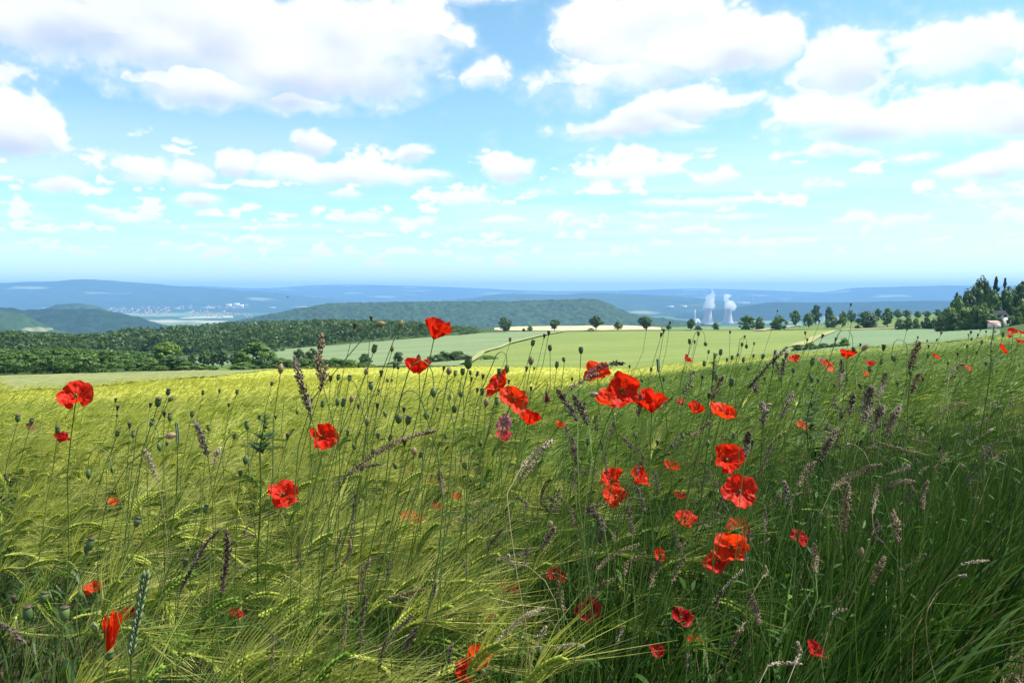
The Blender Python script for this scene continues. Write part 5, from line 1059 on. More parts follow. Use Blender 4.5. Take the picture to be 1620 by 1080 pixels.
# ---- grass heads (plumes, spikes and loose panicles), drawn along picture polylines from tip to foot
GH = {'brown': leafy('brown_grass_heads', [(.045,.030,.022),(.085,.058,.042),(.14,.10,.07)], .1), 'purple': leafy('purple_grass_heads', [(.085,.062,.048),(.15,.115,.088),(.26,.205,.155)], .12),
      'pale': leafy('bleached_grass_heads', [(.22,.17,.11),(.36,.29,.20),(.52,.45,.34)], .18), 'green': leafy('green_grass_heads', [(.07,.10,.03),(.12,.15,.05),(.18,.19,.08)], .2), 'tan': leafy('tan_grass_heads', [(.11,.075,.042),(.19,.14,.08),(.28,.21,.13)], .15)}
HEADS = [ # polyline tip..foot, thickness px, colour, style, look
 ([(465,566),(473,592),(482,625),(490,648)],15,'purple','clump','dark purplish grass head, tall and clumped'), ([(509,528),(507,552),(503,580),(508,600)],16,'tan','clump','tallest pale brown grass head'), ([(517,578),(512,598),(507,618)],13,'tan','clump','lower lobe of a pale brown grass head'), ([(484,622),(489,640),(492,664)],10,'purple','clump','small purplish grass head'),
 ([(307,664),(316,682),(322,700),(329,722)],14,'purple','clump','mauve grass head with stacked clumps'), ([(229,710),(238,730),(248,756)],11,'pale','clump','bleached grass head leaning over the barley'), ([(347,708),(341,720),(338,738)],12,'pale','loose','small silvery forked grass head'),
 ([(692,681),(660,686),(625,700),(590,720),(552,748)],9,'tan','spike','long arching tan grass head'), ([(603,734),(575,738),(550,750),(527,768)],8,'brown','spike','shorter arching brown grass head'),
 ([(987,574),(968,575),(948,580),(930,590)],13,'brown','clump','dark grass head lying over a poppy'), ([(945,591),(930,598),(915,606),(900,616)],12,'purple','clump','purplish grass head crossing a poppy'),
 ([(881,616),(893,632),(905,650),(914,664)],15,'brown','clump','dark brown slanting grass head'), ([(907,624),(916,640),(924,656),(931,670)],15,'brown','clump','dark brown slanting grass head, twin of its neighbour'),
 ([(1246,548),(1226,568),(1205,590),(1184,614)],9,'brown','spike','long straight brown grass head'), ([(1246,556),(1240,575),(1236,592)],12,'purple','clump','upright purplish grass head'), ([(1228,573),(1231,586),(1232,598)],9,'brown','clump','short dark lobe of grass head'),
 ([(873,696),(858,710),(842,722),(825,738)],13,'pale','clump','silver-grey drooping grass head'), ([(850,730),(832,742),(822,760)],12,'pale','clump','lower silver-grey lobe of grass head'), ([(903,690),(908,712),(914,738)],13,'brown','clump','dark hanging grass head'), ([(893,672),(900,690)],10,'purple','clump','short purplish grass head'),
 ([(973,665),(965,682),(960,693)],10,'brown','clump','small dark upright grass head'), ([(945,655),(942,668),(945,682)],9,'brown','clump','thin dark grass head'), ([(1098,586),(1091,606),(1083,628)],13,'green','clump','olive grass head slanting upward'), ([(1125,665),(1108,680),(1088,692)],10,'tan','clump','tan grass head touching a poppy'), ([(1065,628),(1050,640),(1040,648)],9,'green','clump','olive grass head before a poppy'),
 ([(1205,636),(1210,655),(1206,670)],16,'purple','clump','purplish bushy grass head'), ([(1197,620),(1193,606)],12,'purple','clump','purple lobe at the foot of the long straight head'), ([(1350,625),(1338,650),(1322,672)],9,'green','loose','thin olive panicle'), ([(1402,588),(1396,610),(1390,628)],12,'purple','loose','purplish loose panicle in the barley'), ([(1378,612),(1372,640),(1366,670)],26,'purple','loose','wide feathery purplish panicle'), ([(1395,640),(1388,660),(1380,680)],18,'purple','loose','feathery purplish panicle, lower one'),
 ([(1350,622),(1348,638),(1344,655)],13,'brown','clump','dark forked grass head'), ([(1318,630),(1326,648),(1332,662)],11,'brown','clump','slender dark grass head'), ([(1525,576),(1512,581),(1503,588)],10,'purple','clump','brownish grass head pointing at a small orange poppy'), ([(1513,594),(1502,599),(1493,604)],8,'purple','clump','lower brownish grass head near a small orange poppy'),
 ([(1455,590),(1448,605),(1442,622)],12,'tan','loose','tan loose panicle'), ([(1535,638),(1510,640),(1485,655)],8,'tan','spike','arching tan grass spike over the barley'), ([(1460,718),(1430,712),(1390,700)],7,'tan','spike','thin arching tan grass head'),
 ([(358,838),(361,870),(356,905),(352,935)],15,'brown','clump','thick dark upright grass head'), ([(349,836),(325,860),(305,895),(285,935)],8,'brown','spike','thin brown slanting grass head'), ([(563,780),(560,810),(556,850)],9,'brown','spike','slim dark upright grass head'), ([(776,832),(750,822),(720,820)],9,'purple','clump','curved mauve grass head'), ([(843,875),(815,878),(785,886)],9,'purple','clump','mauve grass head lying flat'), ([(674,931),(645,938),(612,948)],11,'tan','clump','tan foxtail grass head'),
 ([(617,888),(614,905),(610,920)],8,'brown','spike','short rusty grass spike'), ([(578,940),(573,985),(566,1045)],8,'brown','loose','rusty upright panicle'), ([(550,950),(545,990),(540,1040)],9,'tan','loose','rusty tan upright panicle'), ([(690,920),(683,960),(676,1000)],9,'brown','loose','rusty panicle in the shade'), ([(654,972),(635,990),(615,1004)],9,'purple','loose','mauve slanting panicle'), ([(693,905),(688,925),(684,945)],7,'pale','spike','bleached upright grass spike'), ([(720,970),(708,975),(690,985)],9,'purple','clump','mauve knotted grass head'),
 ([(797,835),(775,860),(765,900)],8,'brown','spike','dark wiry grass head'), ([(862,960),(830,975),(800,1000),(782,1020)],11,'pale','loose','bleached drooping plume'), ([(925,1022),(900,1020),(870,1030)],9,'pale','loose','bleached curved plume low in the grass'), ([(1012,860),(985,870),(960,885),(945,900)],9,'tan','loose','straw-coloured one-sided panicle'), ([(970,915),(950,925),(930,940)],8,'tan','loose','straw-coloured lower panicle'),
 ([(925,800),(940,812),(955,830)],14,'brown','clump','dark nodding grass head in the verge'), ([(985,690),(998,706),(1012,712)],10,'brown','clump','dark grass head below the overlapping pair'), ([(1020,720),(1012,735),(1005,755)],10,'brown','clump','dark grass head beside a raised petal'), ([(1175,900),(1160,918),(1143,932)],7,'pale','spike','pale straw spike slanting to the stack of poppies'), ([(1186,830),(1182,860),(1178,890)],9,'brown','loose','brown panicle beside the stack of poppies'),
 ([(1112,812),(1130,812),(1148,818)],10,'green','clump','tan-green foxtail above the stack of poppies'), ([(1125,832),(1110,832)],9,'green','clump','short tan-green foxtail'), ([(1395,735),(1370,742),(1340,755),(1315,775)],12,'tan','loose','curving tan plume, the largest on the verge'), ([(1448,762),(1425,760),(1398,772)],10,'tan','loose','curving tan plume beside the largest one'), ([(1340,762),(1338,800),(1335,840)],16,'tan','loose','upright straw panicle on the verge'), ([(1388,765),(1386,785),(1380,812)],9,'pale','loose','pale straw panicle in the dark grass'),
 ([(1564,886),(1545,888),(1520,893)],6,'pale','spike','bleached white grass spike on a long straw'), ([(1528,910),(1515,911)],5,'pale','spike','short bleached grass spike'), ([(1465,876),(1445,888),(1425,904)],8,'green','loose','yellow-green one-sided panicle'), ([(1340,962),(1325,966),(1318,972)],6,'pale','spike','bleached hooked grass tip'), ([(1262,1015),(1266,1035),(1258,1050)],9,'pale','loose','bleached plume at the foot of the verge'), ([(1270,1050),(1235,1048),(1215,1052)],6,'pale','spike','bleached flat grass spike'),
 ([(0,985),(22,1000),(42,1020)],12,'purple','clump','mauve grass head low at the edge of the barley'), ([(432,1000),(431,1030),(430,1060)],7,'tan','spike','dry tan leaf-like spike'), ([(395,900),(380,897),(372,905)],8,'purple','clump','small curled mauve grass head'), ([(1255,620),(1245,640),(1236,660)],12,'purple','loose','purplish loose panicle near the long brown head'), ([(1425,640),(1412,660),(1400,690)],14,'purple','loose','wide mauve panicle at the barley edge'), ([(1290,730),(1275,745),(1262,770)],12,'tan','loose','tan loose panicle above the verge'), ([(1075,690),(1062,706),(1050,720)],10,'brown','clump','brown grass head among seed pods'), ([(1222,700),(1212,725),(1200,750)],10,'purple','loose','mauve panicle beside a small crimson poppy')]
for (x0, y0, hh) in [(1000,820,'brown'),(1020,790,'purple'),(910,765,'brown'),(880,790,'purple'),(860,850,'tan'),(1065,900,'tan'),(1130,950,'brown'),(1200,960,'tan'),(1210,820,'purple'),(1250,780,'purple'),(1300,700,'purple'),(1420,830,'tan'),(830,880,'purple'),(740,900,'purple'),(960,720,'brown'),(1040,760,'purple'),(700,760,'tan'),(1180,700,'brown'),(1290,880,'tan'),(1380,900,'tan'),(1480,730,'tan'),(1080,860,'purple'),(1010,640,'brown'),(1130,610,'tan'),(950,840,'brown'),(1330,590,'purple'),(1440,560,'tan'),(1030,900,'tan'),(890,940,'tan'),(845,1010,'pale'),(1160,1000,'tan'),(640,1010,'brown'),(600,1030,'brown'),(710,1030,'brown')]:
    k = rng.uniform(.7, 1.2); sl = rng.uniform(-14, 26); HEADS.append(([(x0 + sl * k, y0 - 20 * k), (x0 + sl * .4 * k, y0), (x0 - sl * .1, y0 + 24 * k)], rng.uniform(8, 14), hh, 'loose' if rng.random() < .6 else 'clump', {'brown': 'dark brown', 'purple': 'mauve', 'tan': 'straw-coloured', 'pale': 'bleached'}[hh] + ' grass head among the stems'))
hlab = unique([(np.mean([q[0] for q in h[0]]), np.mean([q[1] for q in h[0]])) for h in HEADS], [h[4] for h in HEADS])
short = lambda s, n=16: ' '.join(s.split()[:n])
for i, (pts, th, colr, style, look) in enumerate(HEADS):
    rg = np.random.default_rng(5000 + i); py = np.mean([q[1] for q in pts]); ln = sum(math.dist(pts[j], pts[j + 1]) for j in range(len(pts) - 1))
    D = float(np.clip(F * .011 / th * (1.25 if style != 'spike' else .8), 1.15, 2.8))
    if style == 'spike': D = float(np.clip(F * .10 / max(ln, 40), 1.2, 2.4))
    D = min(D, .56 * F / max(1, (py - 462))) if py > 800 else D
    A = np.array([at(x, y, D + .02 * j * rg.normal()) for j, (x, y) in enumerate(pts)]); A = A[::-1]        # foot to tip
    t_ = np.linspace(0, 1, len(A)); n = 36; tt = np.linspace(0, 1, n); ax = np.stack([np.interp(tt, t_, A[:, k_]) for k_ in range(3)], 1)
    for _ in range(3): ax[1:-1] = (ax[:-2] + 2 * ax[1:-1] + ax[2:]) / 4
    P, base = stem_to(ax[0], norm(ax[3] - ax[0]) + np.array((0, 0, .35)), rg, lean=(-.12 if rg.random() < .75 else .05) * rg.uniform(.3, 1.3))
    lb = hlab[i]
    t = thing('grass_head', short(lb), 'grass head', base, 'flowering grass heads'); b = MB(); V, f = tubes(P - base, np.linspace(.0010, .0006, len(P)), 4); b.add(V, f); b.obj('stalk', M['straw'] if colr in ('green', 'brown') else M['hay'] if colr == 'pale' else M['straw'], t)
    rad = th * D / F / 2; T = norm(np.gradient(ax, axis=0)); b = MB(); V, f = tubes(ax - base, np.linspace(.0006, .0003, n), 3); b.add(V, f)
    ns = int(np.clip(ln * th / (2.4 if style == 'loose' else 3.6), 60, 460)); s_ = rg.random(ns); 
    if style == 'clump':
        ncl = max(3, int(ln / 9)); cpos = (np.arange(ncl) + .5) / ncl; s_ = np.clip(cpos[rg.integers(ncl, size=ns)] + rg.normal(0, .30 / ncl, ns), 0, 1)
    idx = np.clip((s_ * (n - 1)).astype(int), 0, n - 1); d = rg.normal(size=(ns, 3)); d = norm(d - (d * T[idx]).sum(1)[:, None] * T[idx])
    env = np.clip(np.sin(np.pi * (.1 + .86 * s_)), .15, 1) ** .7
    if style == 'clump': env = env * (.55 + .45 * np.cos((s_ * ncl - .5) * 2 * np.pi) * .9 + .2)
    if style == 'spike': rr = rad * rg.uniform(.2, 1, ns) * env
    else: rr = rad * rg.random(ns) ** .6 * env
    sz = {'spike': .0011, 'clump': .0012, 'loose': .0008}[style] * rg.uniform(.7, 1.25, ns); hl = {'spike': .0034, 'clump': .0030, 'loose': .0030}[style] * rg.uniform(.7, 1.3, ns)
    cen = ax[idx] + d * rr[:, None] + T[idx] * rr[:, None] * .5; dd = norm(T[idx] * 1.1 + d * .7 + rg.normal(size=(ns, 3)) * .25)
    V, f = kernels(cen - base, dd, sz, hl); b.add(V, f)
    if style == 'loose':
        q = rg.choice(ns, min(ns, 70), replace=False); V, f = tubes(np.stack([ax[np.maximum(idx[q] - 2, 0)] - base, cen[q] - base - dd[q] * .003], 1), .00022, 3); b.add(V, f)
    b.obj('panicle', GH[colr], t)

heads_now = [o for o in C.objects if o.get('category') == 'grass head']
rg = np.random.default_rng(321); srcs = [(o, c_) for o in heads_now for c_ in o.children if c_.name.startswith('panicle')]; made = 0
LOOKS = {'brown': 'dark brown grass head among the long verge grass', 'purple': 'mauve grass head among the long verge grass', 'pale': 'bleached dry grass head among the long verge grass', 'green': 'olive grass head among the long verge grass', 'tan': 'straw-coloured grass head among the long verge grass'}
for _ in range(4000):
    if made >= 170: break
    Y_ = math.sqrt(rg.uniform(1.25 ** 2, 4.6 ** 2)); X_ = rg.uniform(-.35, .72) * Y_; e_ = float(side_of_edge(np.array(X_), np.array(Y_)))
    if e_ < -.55 or float(side_of_path(X_, Y_)) > -.08 or (e_ < -.1 and rg.random() < .5): continue
    o, pn = srcs[rg.integers(len(srcs))]; hh = o.location.z - float(ground_z(o.location.x, o.location.y)); zt = max(v[2] for v in pn.bound_box)
    want = rg.uniform(.48, .80); k_ = want / max(.2, zt)
    if not .7 < k_ < 1.35 or blocked(np.array([X_]), np.array([Y_]), np.array([float(ground_z(X_, Y_)) + want]))[0]: continue
    c_ = copy_tree(o, (X_, Y_, float(ground_z(X_, Y_)) - .02), (0, 0, rg.normal(0, 1.1)), (k_, k_, k_)); kind_ = [q for q, m_ in GH.items() if m_ == pn.data.materials[0]][0]
    c_['label'] = LOOKS[kind_]; c_['group'] = LOOKS[kind_].split(' grass')[0] + ' grass heads of the verge'; made += 1

# ---- wheat ear standing by the folded poppy, and a few others
M['wheat'] = leafy('wheat_ear_green', [(.09,.15,.06),(.14,.20,.09),(.20,.26,.13)], .12)
for pts, th, lb in (([(232,903),(226,930),(219,965),(212,1000),(207,1030)],22,'thick blue-green wheat ear beside the tall folded poppy'), ([(279,668),(281,682),(281,700)],9,'blue-green wheat ear among nodding poppy buds'), ([(1227,553),(1224,580)],7,'pale wheat ear beside the long brown grass head'), ([(1041,568),(1042,586)],8,'pale wheat ear above the fan-shaped poppy')):
    D = F * .0135 / th if th < 12 else 1.12; A = np.array([at(x, y, D) for x, y in pts])[::-1]; n = 22; tt = np.linspace(0, 1, n); ax = np.stack([np.interp(tt, np.linspace(0, 1, len(A)), A[:, k_]) for k_ in range(3)], 1); rg = np.random.default_rng(int(pts[0][0]))
    P, base = stem_to(ax[0], norm(ax[2] - ax[0]), rg, lean=-.04); t = thing('wheat_ear', lb, 'wheat ear', base); b = MB(); V, f = tubes(P - base, .0014, 5); b.add(V, f); b.obj('stem', M['straw'], t, True)
    b = MB(); T = norm(np.gradient(ax, axis=0)); cs_, ds = [], []
    for j in range(n - 1):
        for s in ((-1, 0), (1, 0), (0, -1), (0, 1)):
            o = np.array((s[0], s[1], 0)) * (1 if (j + (s[1] != 0)) % 2 else .6); cs_.append(ax[j] + o * th * D / F * .22 - base); ds.append(T[j] + o * .35)
    V, f = kernels(np.array(cs_), np.array(ds), np.full(len(cs_), th * D / F * .125), np.full(len(cs_), th * D / F * .40)); b.add(V, f); b.obj('ear', M['wheat'], t)

# ---- leafy weeds standing above the crop
for px, y0, y1, D, n, lb in ((1573,513,585,3.2,9,'tall leafy dark weed standing before the blue-green wheat'), (1450,538,585,3.0,12,'bushy grey-green weed at the end of the blue-green wheat'), (1130,560,640,2.0,8,'leafy weed among the group of seed pods'), (420,655,720,1.7,8,'leafy green weed below the tall yellowish bud'), (1287,615,700,1.9,8,'broad-leaved weed under the orange poppy')):
    top = at(px, y0, D); rg = np.random.default_rng(px); P, base = stem_to(top, np.array((.1, 0, 1)), rg, lean=-.03); t = thing('weed', lb, 'weed', base); b = MB(); V, f = tubes(P - base, np.linspace(.0035, .0015, len(P)), 5); b.add(V, f); b.obj('stem', M['straw'], t)
    b = MB(); h = (y1 - y0) * D / F
    for j in range(n * 6):
        z = rg.random(); q = P[-1] + (P[-3] - P[-1]) * z * h / np.linalg.norm(P[-3] - P[-1]); a = rg.uniform(0, 6.28); d = np.array((math.cos(a), math.sin(a), .5)); L_ = rg.uniform(.016, .042) * (.5 + z); V, f = ribbons(bez(q, q + d * L_ * .4, q + d * L_ * .8, q + d * L_ + (0, 0, -L_ * .3), 5)[None] - base, np.array([[.0012, .0042, .0052, .0034, .0004]]) * (.6 + .5 * z), norm(np.cross(d, (0, 0, 1)))[None]); b.add(V, f)
    b.obj('leaves', M['blade'], t)

# ---- barley: the three hundred stalks that show largest, each a thing; the rest of the field as one mass
rg = np.random.default_rng(77)
protos300 = []
BG = [M['green_ear'], M['green_awn']] + BM[2:]
for i in range(20):
    pr = BP[0][i % 10]; protos300.append([(kk[:4], pr[kk].mesh(kk[:4], {'stem': [M['straw']], 'leaf': [M['blade']], 'ear': BM if i < 10 else BG}[kk[:4]])) for kk in ('stem', 'ear', 'leaf', 'leaf_b')])
X, Y = place_field(1.0, 2.9, 330, rg, .70); keep = (side_of_edge(X, Y) < -.03) & belt(X, Y) & ~blocked(X, Y, ground_z(X, Y) + .66); X, Y = X[keep], Y[keep]
roots = {}
for j in range(min(300, len(X))):
    i = int(rg.integers(10)); loc = (X[j], Y[j], float(ground_z(X[j], Y[j]))); rot = (rg.normal(0, .09), rg.normal(0, .09), rg.normal(0, .42)); s = rg.uniform(.9, 1.12)
    if rg.random() > yellowness(loc[0:1], loc[1:2])[0]: i += 10
    if i not in roots:
        t = thing('barley_stalk', 'green barley stalk with a nodding, long-awned ear in the near windblown field', 'barley', loc, 'barley stalks of the near field'); t.rotation_euler = rot; t.scale = (s, s, s)
        for kk, me in protos300[i]: link(kk, me, t)
        roots[i] = t
    else: copy_tree(roots[i], loc, rot, (s, s, s))
b = MB()
def far_yellow(src):  # gives ears and awns the yellower colour of the far field
    src.Fc = [(f, 4 if m_ in (0, 1) else m_) for f, m_ in src.Fc]; return src
merge(b, spread(BP[0], X[300:], Y[300:], rg))
X, Y = place_field(2.9, 5.2, 230, rg, .72); keep = (side_of_edge(X, Y) < -.03) & belt(X, Y) & ~blocked(X, Y, ground_z(X, Y) + .66); merge(b, spread(BP[0], X[keep], Y[keep], rg))
X, Y = place_field(5.2, 11, 120, rg, .72); keep = side_of_edge(X, Y) < -.03; merge(b, spread(BP[1], X[keep], Y[keep], rg))
X, Y = place_field(11, 26, 36, rg, .72); keep = Y < edge_D(X / Y) - .3; merge(b, spread(BP[2], X[keep], Y[keep], rg, ('ear', 'stem'), True))
X, Y = place_field(26, 59, 5, rg, .70); keep = Y < edge_D(X / Y) - .3; merge(b, spread(BP[2], X[keep], Y[keep], rg, ('ear',), True))
# poppy belt: thinner barley among the verge grass
X, Y = place_field(1.3, 4.2, 40, rg, .72); sd_ = side_of_edge(X, Y); keep = (sd_ > -.03) & (sd_ < .35) & ~blocked(X, Y, ground_z(X, Y) + .66); merge(b, spread(BP[0], X[keep], Y[keep], rg))
tag(b.obj('barley', BM), kind='stuff')

# closed canopy farther out: the dense tops of the crop as a rough sheet
def canopy(name, d0, d1, mats, dz, seed, umin=-.80, umax=.80, nu=420, nd=330, amp=.05):
    u = np.linspace(umin, umax, nu); V = np.zeros((nu, nd, 3)); t = np.linspace(0, 1, nd)
    for i, uu_ in enumerate(u):
        a, c_ = d0(uu_), d1(uu_); D = a * (c_ / a) ** t; X = uu_ * D
        V[i] = np.stack([X, D, ground_z(X, D) + dz + amp * 2 * (fbm(X * 5 + 100, D * 2.4 + 50, 3, seed) - .5) + amp * 3.2 * (fbm(X * .6 + 40, D * .45 + 20, 3, seed + 4) - .5)], 1)
    b = MB(); b.add(V, grid_faces(nu, nd)[:, ::-1]); o_ = b.obj(name, mats)
    at_ = o_.data.attributes.new('yellowness', 'FLOAT', 'POINT'); at_.data.foreach_set('value', yellowness(V[..., 0].ravel(), V[..., 1].ravel()).astype(np.float32)); return tag(o_, kind='stuff')
def canopy_mat(name, cols, sc_=14, st=(.45, 1, 1), green=None):
    m, t, o = new_mat(name); g = t.nodes.new('ShaderNodeNewGeometry'); mp = t.nodes.new('ShaderNodeMapping'); mp.inputs['Scale'].default_value = st; t.links.new(g.outputs['Position'], mp.inputs[0])
    n = t.nodes.new('ShaderNodeTexNoise'); n.inputs['Scale'].default_value = sc_; n.inputs['Detail'].default_value = 8; n.inputs['Roughness'].default_value = .72; t.links.new(mp.outputs[0], n.inputs[0])
    n1 = t.nodes.new('ShaderNodeTexNoise'); n1.inputs['Scale'].default_value = .35; n1.inputs['Detail'].default_value = 4; t.links.new(mp.outputs[0], n1.inputs[0])
    q = t.nodes.new('ShaderNodeMath'); q.operation = 'MULTIPLY_ADD'; t.links.new(n1.outputs[0], q.inputs[0]); q.inputs[1].default_value = .35; t.links.new(n.outputs[0], q.inputs[2])
    q2 = t.nodes.new('ShaderNodeMath'); q2.operation = 'SUBTRACT'; t.links.new(q.outputs[0], q2.inputs[0]); q2.inputs[1].default_value = .175
    c = ramp_color(t, q2.outputs[0], [(.30, cols[0]), (.5, cols[1]), (.68, cols[2])])
    if green:
        c2 = ramp_color(t, q2.outputs[0], [(.30, green[0]), (.5, green[1]), (.68, green[2])]); an = t.nodes.new('ShaderNodeAttribute'); an.attribute_name = 'yellowness'; mm = t.nodes.new('ShaderNodeMix'); mm.data_type = 'RGBA'
        t.links.new(an.outputs['Fac'], mm.inputs[0]); t.links.new(c2, mm.inputs[6]); t.links.new(c, mm.inputs[7]); c = mm.outputs[2]
    p = t.nodes.new('ShaderNodeBsdfPrincipled'); p.inputs['Roughness'].default_value = .8; p.inputs['Specular IOR Level'].default_value = .2; t.links.new(c, p.inputs['Base Color'])
    bn = t.nodes.new('ShaderNodeBump'); bn.inputs['Strength'].default_value = .8; bn.inputs['Distance'].default_value = .08; t.links.new(n.outputs[0], bn.inputs['Height']); t.links.new(bn.outputs[0], p.inputs['Normal']); t.links.new(p.outputs[0], o.inputs[0]); return m
canopy('barley_tops', lambda u: 4.6, lambda u: max(float(edge_D(u)), 6), canopy_mat('barley_tops', [(.17,.19,.024),(.37,.38,.05),(.60,.57,.095)], green=[(.04,.08,.009),(.075,.135,.015),(.14,.20,.028)]), .44, 81)
canopy('olive_crop_tops', lambda u: float(edge_D(u)) + .15, lambda u: 60.5, canopy_mat('olive_crop_tops', [(.12,.145,.045),(.19,.21,.07),(.27,.28,.11)], 5), .50, 91, -.9, -.292, 140, 160, .04)  # duller olive sheet of crop tops past the far end of the barley

# ---- verge: long grass, sown thick; leaves and thin stalks as one mass
def blades(X, Y, rg, h0, h1, w0, w1, mat_i=0, bend=1.0, k=6):
    n = len(X); z = ground_z(X, Y); h = rg.uniform(h0, h1, n); a = rg.normal(.15, 1.0, n); d = np.stack([np.cos(a), np.sin(a), np.zeros(n)], 1); r = rg.uniform(.15, .8, n) * bend
    t = np.linspace(0, 1, k)[None, :]; hor = (h * r)[:, None] * t ** 1.7; ver = h[:, None] * (t * (1 - .18 * r[:, None] * t) - np.maximum(0, r[:, None] - .5) * .5 * t ** 3)
    lean = rg.normal(0, .12, (n, 2)); lean[:, 0] += .08
    P = np.stack([X[:, None] + hor * d[:, 0:1] + lean[:, 0:1] * ver, Y[:, None] + hor * d[:, 1:2] + lean[:, 1:2] * ver, z[:, None] + ver - .01], -1)
    wd = rg.uniform(w0, w1, n)[:, None] * np.clip(np.interp(t, [0, .3, .7, 1], [.7, 1, .75, .06]), 0, 1) / 2
    th = rg.normal(0, .5, n); sd = np.stack([-d[:, 1] * np.cos(th), d[:, 0] * np.cos(th), np.sin(th)], 1)
    V, f = ribbons(P, np.broadcast_to(wd, (n, k)), norm(sd)); return V, f
b = MB(); rg = np.random.default_rng(88)
def verge(D0, D1, dens, lo, hi, wmax=.74):
    X, Y = place_field(D0, D1, dens, rg, wmax); e, p_ = side_of_edge(X, Y), side_of_path(X, Y); k_ = (e > lo) & (p_ < hi + rg.normal(0, .05, len(X))); return X[k_], Y[k_]
X, Y = verge(.9, 5.5, 1300, -.16, 0); k_ = ~blocked(X, Y, ground_z(X, Y) + .50); V, f = blades(X[k_], Y[k_], rg, .28, .68, .0045, .0120); b.add(V, f, 0)
X, Y = verge(1.0, 5.0, 230, -.1, -.03); k_ = ~blocked(X, Y, ground_z(X, Y) + .56); V, f = blades(X[k_], Y[k_], rg, .34, .70, .008, .014, bend=1.1, k=8); b.add(V, f, 0)
X, Y = verge(.9, 5.5, 900, -.50, 0); k_ = ~blocked(X, Y, ground_z(X, Y) + .66); V, f = blades(X[k_], Y[k_], rg, .45, .74, .002, .006, bend=.6); b.add(V, f, 0)
X, Y = verge(1.35, 5.2, 1500, -1.15, -.1); e = side_of_edge(X, Y); k_ = (rg.random(len(X)) < np.clip(1.15 + e, .12, 1)) & ((X > -.35) | (rg.random(len(X)) < .25)) & ~blocked(X, Y, ground_z(X, Y) + .84, .9); V, f = blades(X[k_], Y[k_], rg, .50, .90, .0012, .0034, bend=.45); b.add(V, f, 2)
X, Y = verge(1.45, 5.0, 1700, -1.5, -.1); e = side_of_edge(X, Y); k_ = (rg.random(len(X)) < np.clip(1.5 + e, .0, 1)) & ((X / Y > -.16) | (rg.random(len(X)) < .10)) & ~blocked(X, Y, ground_z(X, Y) + .74, .9); V, f = blades(X[k_], Y[k_], rg, .40, .80, .0028, .0065, bend=.6); b.add(V, f, 0)
X, Y = verge(1.45, 5.0, 420, -1.4, -.1); n = len(X); h = rg.uniform(.35, .76, n); k_ = (X / Y > -.2) & ~blocked(X, Y, ground_z(X, Y) + h + .03); X, Y, h, n = X[k_], Y[k_], h[k_], int(k_.sum()); a_ = rg.uniform(0, 6.28, n); L_ = rg.uniform(.016, .045, n)
c0 = np.stack([X, Y, ground_z(X, Y) + h], 1); d = np.stack([np.cos(a_), np.sin(a_), rg.uniform(-.1, .8, n)], 1); tt = np.linspace(0, 1, 5)
V, f = ribbons(c0[:, None] + d[:, None] * (L_[:, None] * tt)[..., None] + np.array((0, 0, -1.))[None, None] * (L_[:, None] * .35 * tt ** 2)[..., None], L_[:, None] * np.array([.03, .09, .10, .06, .01])[None], norm(np.cross(d, rg.normal(size=(n, 3)) * .4 + (0, 0, 1)))); b.add(V, f, 0)
X, Y = verge(1.1, 5.5, 330, -.25, -.05); k_ = ~blocked(X, Y, ground_z(X, Y) + .78, .9); V, f = blades(X[k_], Y[k_], rg, .55, .82, .0015, .0040, bend=.55); b.add(V, f, 2)
X, Y = verge(.9, 5.0, 260, -.5, 0); k_ = ~blocked(X, Y, ground_z(X, Y) + .7); V, f = blades(X[k_], Y[k_], rg, .4, .75, .0012, .0040, bend=.9); b.add(V, f, 1)
X, Y = verge(1.0, 4.5, 520, -.6, -.02); n = len(X); h = rg.uniform(.12, .58, n); k_ = ~blocked(X, Y, ground_z(X, Y) + h + .04); X, Y, h, n = X[k_], Y[k_], h[k_], int(k_.sum()); a_ = rg.uniform(0, 6.28, n); L_ = rg.uniform(.016, .045, n)
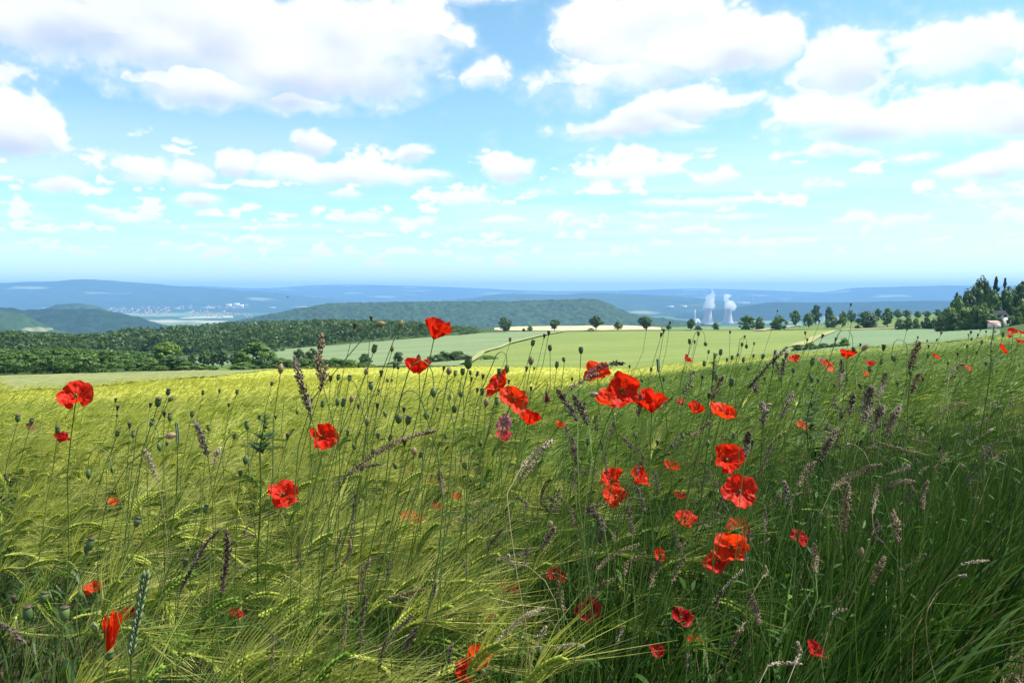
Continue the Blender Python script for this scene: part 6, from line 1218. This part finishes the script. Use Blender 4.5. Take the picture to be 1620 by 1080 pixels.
c0 = np.stack([X, Y, ground_z(X, Y) + h], 1); d = np.stack([np.cos(a_), np.sin(a_), rg.uniform(-.3, .6, n)], 1); tt = np.linspace(0, 1, 5)
V, f = ribbons(c0[:, None] + d[:, None] * (L_[:, None] * tt)[..., None] + np.array((0, 0, -1.))[None, None] * (L_[:, None] * .35 * tt ** 2)[..., None], L_[:, None] * np.array([.03, .12, .14, .09, .01])[None], norm(np.cross(d, rg.normal(size=(n, 3)) * .4 + (0, 0, 1)))); b.add(V, f, 0)
X, Y = place_field(1.0, 5.2, 240, rg, .74); k_ = side_of_edge(X, Y) < -.02; V, f = blades(X[k_], Y[k_], rg, .22, .46, .004, .008); b.add(V, f, 0)
tag(b.obj('grass', [M['grass'], M['hay'], M['thin']]), kind='stuff')
b = MB(); X, Y = place_field(1.2, 4.2, 2600, rg, .9); k_ = side_of_path(X, Y) > -.06; V, f = blades(X[k_], Y[k_], rg, .02, .09, .002, .005, bend=1.6, k=4); b.add(V, f, 1)
k2 = k_ & (rg.random(len(X)) < .35); V, f = blades(X[k2], Y[k2], rg, .04, .14, .003, .006, bend=1.2, k=4); b.add(V, f, 0)
tag(b.obj('mown_grass', [M['grass'], M['hay']]), kind='stuff')

# a bird far over the valley
p = at(455, 470, 130); t = thing('bird', 'tiny dark bird gliding over the hazy valley beside the wooded hill', 'bird', p); ink = noisy('dark_feathers', [(.01,.01,.012),(.03,.028,.028)], 20, 2)
b = MB(); V, f = lathe([(.002, -.18), (.03, -.12), (.055, -.02), (.05, .06), (.025, .11), (.03, .14), (.008, .18)], (0, 0, 0), (1, .2, 0), 10); b.add(V, f)
for s in (-1, 1):
    q = np.array([(.05, 0, .02), (-.06, 0, .02), (-.02, s * .22, .09), (.06, s * .22, .09), (-.05, s * .42, .04), (-.01, s * .42, .04)]); b.add(q, np.array([(0, 1, 2, 3), (3, 2, 4, 5)]))
b.add([(-.16, -.02, 0), (-.16, .02, 0), (-.28, .06, 0), (-.28, -.06, 0)], np.array([(0, 1, 2, 3)])); b.obj('body', ink, t)
